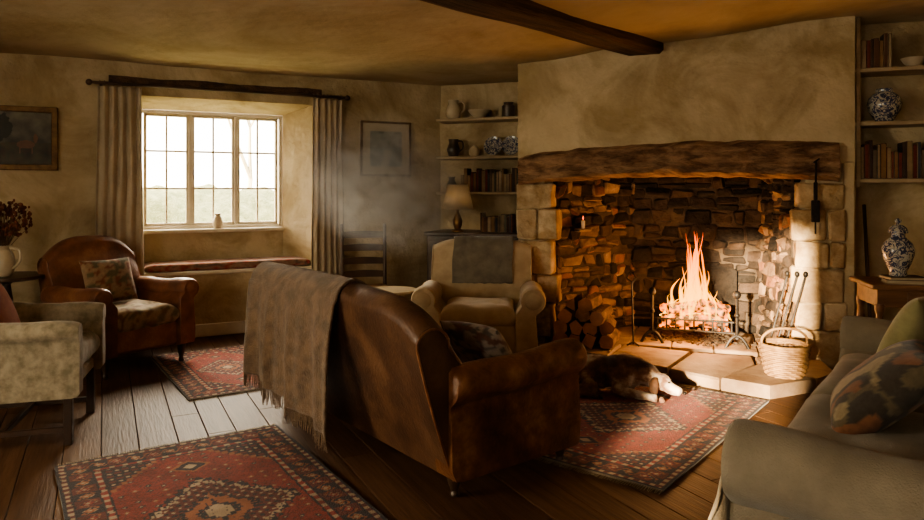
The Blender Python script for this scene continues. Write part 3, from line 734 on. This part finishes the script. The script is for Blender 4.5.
# ---------------------------------------------------------------- rugs
def rugcol(w,l,seed,red=(.29,.05,.034),navy=(.04,.03,.036),cream=(.44,.32,.21),rust=(.34,.12,.055),dark=(.15,.04,.03)):
    def f(c):
        wob=.005
        x=c.x+wob*nz(c.x*30,c.y*30,seed); y=c.y+wob*nz(c.x*30,c.y*30,seed+5); ax,ay=abs(x),abs(y); e=min(w/2-ax,l/2-ay)
        along=(y if (w/2-ax)<(l/2-ay) else x)
        sp=nz(c.x*70,c.y*70,seed)
        if e<.016: return navy
        if e<.038: return cream if math.sin(along*120)>0 else dark
        if e<.048: return navy
        if e<.15:
            k=(e-.048)/.102; ph=(along/.085)%1; alt=int(along/.085+50)%2
            r_=abs(ph-.5)*.85+abs(k-.5)*1.02
            if r_<.12: return cream
            if r_<.26: return red if alt else rust
            if r_<.33: return cream if sp>.1 else navy
            if abs(k-.5-.3*math.sin(ph*2*pi))<.06: return rust
            return dark if alt else navy
        if e<.16: return navy
        if e<.185: return cream if math.sin(along*100)>.2 else red
        if e<.195: return navy
        hx=w/2-.195; hy=l/2-.195
        yy=y/hy; xx=x/hx
        sx_=math.floor(abs(xx)*14)/14; sy_=math.floor(abs(yy)*22)/22
        dm=(abs(xx)*.8+sy_*1.45) if abs(xx)<abs(yy)*1.6 else (sx_*.8+abs(yy)*1.45)
        hook=.05*(1 if math.sin((xx-yy)*28)*math.sin((xx+yy)*28)>.2 else 0)
        dm+=hook
        if dm<.13: return cream
        if dm<.21: return navy
        if dm<.34: return rust
        if dm<.39: return navy
        if dm<.66:
            g=math.sin(x*100)*math.sin(y*100)
            return cream if g>.72 else (navy if g<-.5 else dark)
        if dm<.71: return cream
        if dm<.77: return navy
        pd=abs(xx)*1.4+abs(abs(yy)-.76)*3.4
        if pd<.14: return cream
        if pd<.30: return navy
        if pd<.38: return rust
        cd=(1-abs(xx))*1.0+(1-sy_)*1.6
        if cd<.66:
            g=math.sin(x*85)*math.sin(y*85)
            return cream if g>.7 else (navy if g>-.2 else dark)
        if cd<.73: return rust
        px,py=(x/.062),(y/.062+(math.floor(x/.062)%2)*.5); fx,fy=px%1-.5,py%1-.5; g=abs(fx)+abs(fy)
        hsh=nz(math.floor(px)*3.7,math.floor(py)*5.3,seed)
        if hsh>-.12:
            if g<.12: return cream
            if g<.25: return navy if hsh<.15 else rust
        if abs(sp)>.3: return dark
        return red
    return f
def rug(name,corner,ldir,w,l,flip=1,seed=0,**k):
    ld=Vector(ldir).normalized(); wd=Vector((-ld.y,ld.x))*flip
    c=Vector(corner)+ld*l/2+wd*w/2
    rz=math.atan2(ld.y,ld.x)-pi/2
    E=empty(name,(c.x,c.y,0),rz); nx,ny=int(w/.006),int(l/.006); mb=MB()
    mb.grid(nx,ny,lambda u,v:((u-.5)*w+.006*nz(v*6,seed),(v-.5)*l,.011+.003*nz(u*4,v*5,seed)))
    mb.make('pile',m_rug,E,normals=False,col=rugcol(w,l,seed,**k))
    mb=MB(); mb.box((-w/2,-l/2,.001),(w/2,l/2,.0075)); mb.make('backing',m_grey,E,smooth=False)
    mb=MB()
    for s_ in(-1,1):
        for i in range(int(w/.012)):
            x=-w/2+.006+i*.012; mb.tube([(x,s_*l/2,.008),(x+ru(-.006,.006),s_*(l/2+.04+ru(-.008,.008)),.004)],[.003,.002],4)
    mb.make('fringe',m_fringe,E)
rug('persian_rug',(-2.05,3.52),(.55,-.835),1.14,1.9,1,1)
rug('persian_rug.001',(.93,3.24),(.62,.78),1.20,1.76,1,2)
rug('persian_rug.002',(-1.86,6.35),(.55,-.835),.9,1.45,-1,3)
# ---------------------------------------------------------------- dog
def build_dog():
    E=empty('sleeping_spaniel',(1.03,4.86,.014),math.radians(-14))
    mb=MB()
    mb.ell((-.26,.02,.125),(.145,.125,.12)); mb.ell((-.10,.01,.12),(.2,.115,.115)); mb.ell((.08,0,.128),(.155,.125,.125))
    mb.tube([(.1,0,.15),(.2,-.02,.15),(.30,-.05,.105)],[.1,.085,.06],14,smooth=4)
    mb.ell((.335,-.07,.095),(.072,.062,.058)); mb.tube([(.36,-.085,.08),(.41,-.11,.062),(.46,-.135,.048)],[.043,.036,.028],12,smooth=3)
    mb.ell((.375,-.085,.118),(.025,.03,.02))
    mb.ell((-.25,-.1,.095),(.125,.06,.09))
    mb.tube([(-.16,-.13,.07),(-.1,-.17,.045),(-.24,-.19,.035),(-.14,-.215,.026),(-.08,-.22,.024)],[.05,.035,.028,.026,.028],10,smooth=4)
    mb.tube([(.12,-.09,.09),(.05,-.15,.05),(.17,-.19,.035),(.27,-.21,.026),(.31,-.215,.026)],[.055,.038,.03,.026,.031],10,smooth=4)
    mb.tube([(.15,.08,.08),(.28,.08,.04),(.40,.03,.027),(.46,.01,.026)],[.05,.034,.026,.03],10,smooth=4)
    mb.tube([(-.38,.03,.1),(-.45,.0,.05),(-.44,-.1,.03),(-.36,-.18,.026),(-.28,-.23,.022)],[.04,.032,.03,.026,.012],10,smooth=4)
    me=bpy.data.meshes.new('dog_raw'); me.from_pydata([tuple(v) for v in mb.v],[],mb.f)
    o=bpy.data.objects.new('dog_raw',me); COLL.objects.link(o)
    bm=bmesh.new(); bm.from_mesh(me); bmesh.ops.recalc_face_normals(bm,faces=bm.faces); bm.to_mesh(me); bm.free()
    r=o.modifiers.new('r','REMESH'); r.mode='VOXEL'; r.voxel_size=.0095; sm=o.modifiers.new('s','SMOOTH'); sm.iterations=6; sm.factor=.6
    dg=bpy.context.evaluated_depsgraph_get(); ev=o.evaluated_get(dg); m2=bpy.data.meshes.new_from_object(ev)
    bpy.data.objects.remove(o)
    m2.materials.clear(); m2.materials.append(m_fur)
    for v in m2.vertices:
        k=.006*nz(v.co.x*22,v.co.y*22,v.co.z*22); v.co+=v.normal*k
        if v.co.z<.001: v.co.z=.001
    m2.shade_smooth(); b=bpy.data.objects.new('body',m2); COLL.objects.link(b); b.parent=E
    mh=MB(); polys=list(m2.polygons); hr=random.Random(5)
    for i in range(7500):
        p=hr.choice(polys); c=p.center.copy(); n=p.normal.copy()
        if n.z<-.2 or c.x>.38: continue
        head=c.x>.27
        L_=(.012 if head else hr.uniform(.018,.04)); t=Vector((-1,0,-.45)); t=(t-n*t.dot(n))
        if t.length<.05: continue
        t.normalize(); t=(t+Vector((hr.uniform(-.4,.4),hr.uniform(-.4,.4),hr.uniform(-.3,.2)))).normalized(); sdv=n.cross(t).normalized()*.0016
        a=c; m_=c+t*L_*.55+n*L_*.28; e_=c+t*L_+n*L_*.18
        if e_.z<.004: e_.z=.004
        mh.add([a-sdv,a+sdv,m_+sdv*.8,m_-sdv*.8,e_],[(0,1,2,3),(3,2,4)])
    mh.make('coat_hair',m_fur,E,normals=False)
    mb=MB()
    for s_ in(-1,1):
        bx=Vector((.31,-.065,.13))+Vector((-.01,.055*s_,0))
        for k in range(6):
            j=Vector((ru(-.015,.015),ru(-.008,.008),ru(-.01,.01)))
            mb.tube([bx+j*.3,bx+Vector((-.012,.028*s_,-.025))+j,bx+Vector((-.018,.04*s_,-.075))+j,bx+Vector((-.01,.045*s_,-.112))+j],[.012,.02,.02,.005],8,smooth=4,flat=.5)
    mb.make('ears',m_furear,E)
    mb=MB(); mb.ell((.483,-.146,.05),(.014,.017,.012))
    mb.ell((.385,-.123,.108),(.007,.006,.006)); mb.ell((.40,-.062,.108),(.007,.006,.006)); mb.make('nose_and_eyes',m_nose,E)
    mb=MB()
    for px,py in((-.065,-.222),(.325,-.217),(.475,.008)):
        for k in range(4): mb.ell((px+.012,py-.018+k*.012,.016),(.018,.0085,.014),seg=8,rings=6)
    mb.make('toes',m_fur,E)
build_dog()
# ---------------------------------------------------------------- basket
e=empty('wicker_basket',(2.28,4.95,.090)); mb=MB()
for i in range(14):
    z=.008+i*.015; r0=.115+.045*(i/13)**.7
    mb.tube([( (r0+.006*math.sin(k*12*pi/24*1+ (i%2)*pi))*math.cos(2*pi*k/48),(r0+.006*math.sin(k*12*pi/24+(i%2)*pi))*math.sin(2*pi*k/48),z) for k in range(48)],.0085,6,closed=True)
mb.lathe([(.001,.004),(.115,.004),(.115,.012),(.001,.012)],24)
mb.tube([(.163*math.cos(2*pi*k/40),.163*math.sin(2*pi*k/40),.218) for k in range(40)],.013,8,closed=True)
mb.tube([(-.16,0,.21),(-.155,0,.27),(-.09,0,.32),(0,0,.33),(.09,0,.32),(.155,0,.27),(.16,0,.21)],.009,8,smooth=4)
mb.make('weave',m_wick,e)
mb=MB()
for k in range(4): mb.tube([(-.06+k*.035,-.05,.08),(-.03+k*.03,.05,.19)],.03,8)
mb.make('kindling',m_log,e)
# ---------------------------------------------------------------- side table right + jar
e=empty('side_table',(3.18,4.78,0),math.radians(-12)); mb=MB()
mb.box((-.42,-.24,.74),(.42,.24,.775),0,bv=.01); mb.box((-.38,-.2,.62),(.38,.2,.74),0,bv=.004)
for x in(-.36,.36):
    for y in(-.18,.18): mb.lathe([(.018,0),(.024,.03),(.016,.08),(.022,.3),(.028,.5),(.02,.56),(.03,.6),(.03,.64)],14,0,TR((x,y,0)))
mb.make('table',m_oak,e)
mb=MB(); mb.box((-.2,-.212,.645),(.2,-.2,.72),0,bv=.004); mb.make('drawer_front',m_oak,e)
mb=MB(); mb.ell((0,-.222,.683),(.014,.014,.014)); mb.make('drawer_knob',m_brass,e)
def bookflat(name,loc,rz,n):
    e=empty(name,loc,rz); mb=MB(); mp=MB(); z=0
    for i in range(n):
        h=ru(.02,.032); a=ru(-.2,.2); w,dd=ru(.1,.12),ru(.075,.09); T=TR((0,0,z),rz=a)
        mb.box((-w,-dd,0),(w,dd,.003),0,T); mb.box((-w,-dd,h-.003),(w,dd,h),0,T); mb.box((-w,dd-.004,0),(w,dd,h),0,T); mp.box((-w+.004,-dd+.006,.003),(w-.004,dd-.004,h-.003),0,T); z+=h
    mb.make('covers',m_book,e,smooth=False); mp.make('pages',m_page,e,smooth=False); return z
z=bookflat('stacked_books',(2.96,4.70,.776),math.radians(-10),2)
e=empty('lidded_ginger_jar',(2.94,4.72,.776+z)); mb=MB()
mb.lathe([(.05,0),(.055,.008),(.05,.03),(.075,.08),(.095,.14),(.098,.18),(.085,.22),(.055,.25),(.042,.265),(.042,.285),(.058,.288),(.06,.30),(.05,.325),(.03,.34),(.012,.345),(.012,.352),(.022,.365),(.018,.38),(.004,.388)],32); mb.make('jar',m_china,e)
e=empty('walking_stick'); mb=MB(); mb.tube([(2.78,-.14,.0),(2.80,.30,1.28)],.014,8,0,TC); mb.make('stick',m_wood,e)
# ---------------------------------------------------------------- right bookshelf
def books(mb,x0,x1,y0,z,T,hr_=(.17,.25),dep=.17,tilt=True):
    x=x0
    while x<x1-.02:
        w=ru(.016,.042); h=ru(*hr_); d=dep*ru(.8,1)
        mb.box((x,y0+.0,z),(x+w-.0015,y0+d,z+h),0,T,bv=.003); x+=w
e=empty('bookshelf'); mb=MB()
for z in(1.455,1.90,2.315): mb.box((2.69,.06,z),(3.6,.36,z+.032),0,TC,bv=.006)
mb.box((2.70,.06,1.42),(2.735,.36,2.8),0,TC,bv=.005); mb.box((3.57,.06,1.42),(3.605,.36,2.8),0,TC,bv=.005)
mb.make('shelves',m_shelf,e)
e=empty('shelf_books'); mb=MB(); books(mb,2.74,3.50,.09,1.488,TC,(.19,.30)); books(mb,2.74,2.95,.09,2.348,TC,(.19,.28)); mb.make('books',m_book,e)
e=empty('china_jar'); mb=MB(); mb.lathe([(.055,0),(.075,.03),(.112,.09),(.122,.14),(.11,.19),(.075,.225),(.06,.235),(.062,.255),(.055,.262)],32,0,TC@TR((2.92,.19,1.933))); mb.make('jar',m_china,e)
e=empty('china_bowl'); mb=MB(); mb.lathe([(.03,0),(.035,.01),(.07,.04),(.09,.075),(.085,.075),(.03,.02)],28,0,TC@TR((3.12,.19,2.348)));mb.make('bowl',m_cream_cer,e)
# ---------------------------------------------------------------- left alcove shelves
e=empty('alcove_shelf'); mb=MB()
for z in(1.35,1.73,2.135): mb.box((.07,-.30,z),(1.19,-.002,z+.03),0,TA,bv=.005)
mb.make('shelves',m_shelf,e)
e=empty('alcove_cupboard'); mb=MB(); mb.box((.07,-.56,.0),(1.18,-.01,.93),0,TA,bv=.01); mb.box((.05,-.59,.93),(1.18,-.005,.965),0,TA,bv=.008)
for x in(.1,.64): mb.box((x,-.575,.08),(x+.5,-.56,.88),0,TA,bv=.006)
mb.make('cupboard',m_wood,e)
e=empty('alcove_books'); mb=MB(); books(mb,.34,1.1,-.26,1.381,TA,(.17,.26)); books(mb,.62,.98,-.45,.966,TA,(.15,.2)); mb.make('books',m_book,e)
def pot(name,prof,x,z,mat,handle=False,y=-.16,T=TA):
    e=empty(name); mb=MB(); mb.lathe(prof,26,0,T@TR((x,y,z)))
    if handle:
        hm=max(p[1] for p in prof); rm=max(p[0] for p in prof)
        mb.tube([(x+rm*.6,y,z+hm*.9),(x+rm*1.35,y,z+hm*.85),(x+rm*1.45,y,z+hm*.5),(x+rm*.9,y,z+hm*.3)],.009,8,0,T,smooth=4)
    mb.make('body',mat,e)
jugp=[(.05,0),(.075,.03),(.085,.08),(.07,.13),(.05,.17),(.058,.21)]
pot('stoneware_jug',jugp,.22,2.166,m_cream_cer,True)
pot('serving_bowl',[(.04,0),(.05,.01),(.1,.05),(.13,.09),(.125,.09),(.04,.015)],.52,2.166,m_cream_cer)
pot('storage_jar',[(.06,0),(.07,.01),(.072,.12),(.05,.14),(.055,.16)],.84,2.166,m_darkcer)
pot('milk_jug',[(.045,0),(.06,.03),(.075,.08),(.06,.12),(.05,.15),(.056,.19)],.22,1.761,m_darkcer,True)
pot('shelf_vase',[(.03,0),(.05,.03),(.06,.07),(.03,.13),(.035,.16)],.2,1.381,m_darkcer)
pot('sugar_pot',[(.04,0),(.06,.03),(.06,.07),(.035,.1),(.01,.12)],.46,1.761,m_cream_cer)
for i,x in enumerate((.66,.86)):
    e=empty('display_plate' if i==0 else 'display_plate.001'); mb=MB(); mb.lathe([(.001,0),(.06,0),(.105,.018),(.105,.024),(.06,.008),(.001,.008)],28,0,TA@TR((x,-.1,1.761+.108),rx=pi/2-.25)); mb.make('plate',m_china,e)
e=empty('table_lamp'); LP=(.37,-.44,.966); LT=TA@TR(LP); mb=MB()
mb.lathe([(.065,0),(.065,.012),(.03,.03),(.045,.07),(.05,.11),(.03,.17),(.014,.2),(.010,.4)],24,0,LT); mb.make('base',m_brass,e)
mb=MB(); mb.lathe([(.165,.235),(.105,.49)],32,0,LT,cap=False); mb.make('shade',m_shade,e,solid=.003)
# ---------------------------------------------------------------- ladderback chair
e=empty('ladderback_chair',(-.93,6.78,0),math.radians(180+14)); mb=MB()
for x in(-.21,.21):
    mb.tube([(x,-.2,0),(x,-.2,.45),(x*1.02,-.25,1.06)],[.019,.02,.015],8,smooth=3); mb.tube([(x,.19,0),(x,.19,.47)],.018,8)
    mb.tube([(x,-.2,.16),(x,.19,.16)],.01,6); mb.tube([(x,-.2,.28),(x,.19,.28)],.01,6)
for z in(.2,.33): mb.tube([(-.21,.19,z),(.21,.19,z)],.01,6)
for k,z in enumerate((.56,.69,.82,.95)):
    y=-.2-.05*(z-.45)/.61
    mb.loft([[(-.21+.42*i/8,y-.025*math.sin(pi*i/8)+a,z+b*(1+.35*math.sin(pi*i/8) if b>0 else 1)) for a,b in((-.006,-.03),(.006,-.03),(.006,.03),(-.006,.03))] for i in range(9)])
mb.make('frame',m_wood,e)
mb=MB(); mb.box((-.22,-.2,.43),(.22,.2,.465),0,bv=.012); mb.make('rush_seat',m_wick,e)
e=empty('tripod_table',(-.6,5.95,0)); mb=MB(); mb.lathe([(.21,.53),(.22,.54),(.215,.555),(.001,.556)],32); mb.lathe([(.03,.2),(.035,.24),(.02,.3),(.03,.42),(.018,.5),(.04,.53)],16)
for k in range(3):
    a=2*pi*k/3; mb.tube([(.02*math.cos(a),.02*math.sin(a),.26),(.13*math.cos(a),.13*math.sin(a),.17),(.19*math.cos(a),.19*math.sin(a),.012)],[.018,.015,.012],8,smooth=4)
mb.make('table',m_shelf,e)
# ---------------------------------------------------------------- pictures
def picture(name,x0,x1,z0,z1,fw,mount,colf,mf):
    e=empty(name); mb=MB()
    for a,b in(((x0,z0),(x1,z0+fw)),((x0,z1-fw),(x1,z1)),((x0,z0),(x0+fw,z1)),((x1-fw,z0),(x1,z1))): mb.box((a[0],-.035,a[1]),(b[0],-.002,b[1]),0,TW,bv=.006)
    mb.make('frame',mf,e)
    if mount:
        mb=MB(); mb.box((x0+fw,-.018,z0+fw),(x1-fw,-.012,z1-fw),0,TW); mb.make('mount',m_paper,e,smooth=False)
    k=fw+mount; nx,ny=90,70; mb=MB(); W_=x1-x0-2*k;H_=z1-z0-2*k
    mb.grid(nx,ny,lambda u,v:(x0+k+W_*u,-.02,z0+k+H_*v),0,TW)
    cols=[colf(i/nx,j/ny) for j in range(ny+1) for i in range(nx+1)]
    o=mb.make('canvas',m_paint,e,normals=False); a=o.data.color_attributes.new('Col','FLOAT_COLOR','POINT')
    for i,c in enumerate(cols): a.data[i].color=c4(c)
def land(u,v):
    n=nz(u*6,v*6,2); n2=nz(u*14,v*14,5); hz=.42+.05*nz(u*4,0,7)
    bx=((u-.55)/.16)**2+((v-.38)/.08)**2
    if bx<1 or ((u-.72)/.04)**2+((v-.50)/.09)**2<1 or (.2<v<.35 and min(abs(u-.45),abs(u-.66))<.014): return (.15,.075,.04)
    if u<.35 and ((u-.12)/.2)**2+((v-.7)/.25)**2+.6*n2<1: return (.025,.025,.014)
    if v>hz: k=(v-hz)*1.3; return (.06+.12*k+.06*n,.055+.11*k+.06*n,.042+.075*k+.04*n)
    return (.055+.03*n+.02*n2,.046+.03*n,.025+.015*n)
picture('oil_painting',-1.52,-.995,1.57,2.12,.05,0,land,m_gilt)
def sea(u,v):
    n=nz(u*5,v*8,4)
    if v>.55: return (.25+.08*n,.27+.08*n,.25+.07*n) if nz(u*4,v*3,8)<.12 else (.11,.13,.11)
    if abs(u-.5-.25*(v-.2))<.12 and v<.5: return (.32,.3,.24)
    return (.10+.05*n,.15+.06*n,.15+.05*n)
picture('framed_watercolour',1.775,2.35,1.545,2.135,.022,.085,sea,m_gilt)
# ---------------------------------------------------------------- side table left with jug and dried flowers
e=empty('pedestal_table',(-3.58,5.50,0)); mb=MB(); mb.lathe([(.26,.70),(.28,.71),(.28,.73),(.001,.732)],32); mb.lathe([(.2,0),(.2,.03),(.05,.08),(.03,.3),(.05,.5),(.03,.66),(.08,.70)],18); mb.make('table',m_wood,e)
e=empty('dried_flower_jug',(-3.55,5.42,.734)); mb=MB(); mb.lathe([(.05,0),(.07,.03),(.082,.1),(.065,.17),(.045,.2),(.055,.235)],26); mb.tube([(.05,0,.22),(.12,0,.2),(.13,0,.12),(.075,0,.06)],.01,8,smooth=4); mb.make('jug',m_cream_cer,e)
mb=MB(); mf=MB()
for i in range(70):
    a=ru(0,2*pi); sp=ru(.02,.18); h=ru(.32,.58); p=(sp*math.cos(a),sp*math.sin(a),h)
    mb.tube([(ru(-.02,.02),ru(-.02,.02),.15),(p[0]*.4,p[1]*.4,h*.7),p],[.003,.0025,.0015],4,smooth=3)
    for k in range(5): mf.ell((p[0]+ru(-.02,.02),p[1]+ru(-.02,.02),p[2]+ru(-.04,.02)),(ru(.006,.015),ru(.006,.015),ru(.01,.02)),seg=6,rings=5)
mb.make('stems',m_stem,e); mf.make('flower_heads',m_flower,e)
# ---------------------------------------------------------------- exterior
mb=MB(); mb.grid(10,10,lambda u,v:(-16+32*u,.6+30*v,-.35),0,TW); mb.make('lawn',m_grass,normals=False)
mb=MB()
def hedge(u,v):
    a=v*pi; x=-9+22*u; n=nz(x*1.2,v*4,2)*.3+nz(x*4,v*9,3)*.14
    return (x,6.5-(.8+n)*math.cos(a),-.35+(1.75+n)*math.sin(a)**.6)
mb.grid(220,30,hedge,0,TW); mb.make('garden_hedge',m_hedge,normals=False)
def tree(name,x,y,h,sd):
    r=random.Random(sd); mb=MB()
    def br(p,d,L,rad,lv):
        q=p+d*L; m_=p+d*L*.5+Vector((r.uniform(-1,1),r.uniform(-1,1),0))*L*.06
        mb.tube([p,m_,q],[rad,rad*.85,rad*.65],6 if lv<3 else 4,0,TW,smooth=2)
        if lv>=6: return
        for k in range(r.choice([2,3,3]) if lv<5 else 3):
            nd=(d+Vector((r.uniform(-1,1),r.uniform(-1,1),r.uniform(-.35,.6)))*.75).normalized(); br(q,nd,L*r.uniform(.62,.82),rad*.62,lv+1)
    br(Vector((x,y,-.35)),Vector((0,0,1)),h*.28,h*.013,0); mb.make(name,m_trunk)
tree('garden_tree',-1.4,15,7,3); tree('garden_tree.001',3.2,14,7.5,8)
# ---------------------------------------------------------------- smoke haze drifting in the window light
def smoke_mat():
    m=bpy.data.materials.new('smoke'); m.use_nodes=True; nt=m.node_tree; nt.nodes.clear()
    o=nt.nodes.new('ShaderNodeOutputMaterial'); v=nt.nodes.new('ShaderNodeVolumePrincipled'); v.inputs['Color'].default_value=(.97,.94,.88,1); v.inputs['Anisotropy'].default_value=.1
    tc=nt.nodes.new('ShaderNodeTexCoord'); n=nt.nodes.new('ShaderNodeTexNoise'); n.inputs['Scale'].default_value=1.9; n.inputs['Detail'].default_value=5; n.inputs['Distortion'].default_value=1.8
    nt.links.new(tc.outputs['Object'],n.inputs['Vector'])
    r=nt.nodes.new('ShaderNodeMapRange'); r.inputs['From Min'].default_value=.40; r.inputs['From Max'].default_value=.70; r.inputs['To Max'].default_value=7.5
    nt.links.new(n.outputs[0],r.inputs['Value'])
    ln=nt.nodes.new('ShaderNodeVectorMath'); ln.operation='LENGTH'; nt.links.new(tc.outputs['Object'],ln.inputs[0])
    r2=nt.nodes.new('ShaderNodeMapRange'); r2.inputs['From Min'].default_value=1.0; r2.inputs['From Max'].default_value=.2; nt.links.new(ln.outputs['Value'],r2.inputs['Value'])
    mu=nt.nodes.new('ShaderNodeMath'); mu.operation='MULTIPLY'; nt.links.new(r.outputs[0],mu.inputs[0]); nt.links.new(r2.outputs[0],mu.inputs[1])
    nt.links.new(mu.outputs[0],v.inputs['Density']); nt.links.new(v.outputs[0],o.inputs['Volume']); return m
mb=MB(); mb.ell((0,0,0),(1,1,1),seg=24,rings=14); o=mb.make('smoke_haze',smoke_mat()); o.location=(-.66,6.25,1.45); o.scale=(.85,.42,.66); o.rotation_euler=(0,.3,.4)
# ---------------------------------------------------------------- lights, world, camera
w=bpy.data.worlds.new('World'); scene.world=w; w.use_nodes=True; bg=w.node_tree.nodes['Background']; bg.inputs[0].default_value=(1.0,.92,.78,1); bg.inputs[1].default_value=9.0
def light(name,kind,loc,energy,col,aim=None,**k):
    l=bpy.data.lights.new(name,kind); l.energy=energy; l.color=col
    for a,b in k.items(): setattr(l,a,b)
    o=bpy.data.objects.new(name,l); o.location=loc; COLL.objects.link(o)
    if aim is not None: o.rotation_euler=(Vector(aim)-Vector(loc)).to_track_quat('-Z','Y').to_euler()
    return o
light('low_sun','SUN',(-4,-6,3),46,(1,.76,.47),aim=(-4+.507,-6+.862,3-.15),angle=.03)
lw=TW@Vector((.2,3.0,3.6)); light('window_skylight','AREA',lw,1000,(1,.85,.62),aim=(-.9,5.0,.5),shape='RECTANGLE',size=3.4,size_y=1.8)
light('window_2_skylight','AREA',(-2.1,-2.5,1.75),55,(1,.85,.62),aim=(-.6,4,1.9),shape='RECTANGLE',size=1.5,size_y=1.5)
light('fill_window_lamp','AREA',(-5.5,1.25,1.7),200,(1,.86,.63),aim=(0,4.2,1.8),shape='RECTANGLE',size=2.2,size_y=1.5)  # added area lamp, brightens the room through the unseen left window
fp=TC@Vector((1.5,.22,.55)); light('fire_glow','POINT',fp,30,(1,.50,.19),shadow_soft_size=.14)
fp=TC@Vector((1.42,.02,.34)); light('ember_glow','POINT',fp,16,(1,.46,.16),shadow_soft_size=.1)
light('shade_fill_light','POINT',LT@Vector((0,0,.34)),1.4,(1,.8,.55),shadow_soft_size=.03)  # faint light added inside the table lamp to brighten its shade
cam=bpy.data.cameras.new('Camera'); co=bpy.data.objects.new('Camera',cam); COLL.objects.link(co); scene.camera=co
co.location=(0,0,1.4); co.rotation_euler=(pi/2,0,0); cam.sensor_fit='HORIZONTAL'; cam.sensor_width=36; cam.lens=36*700/924; cam.shift_y=-70/924
try:
    scene.view_settings.view_transform='AgX'; scene.view_settings.look='AgX - Medium High Contrast'; scene.view_settings.exposure=.4
except Exception as ex: print(ex)
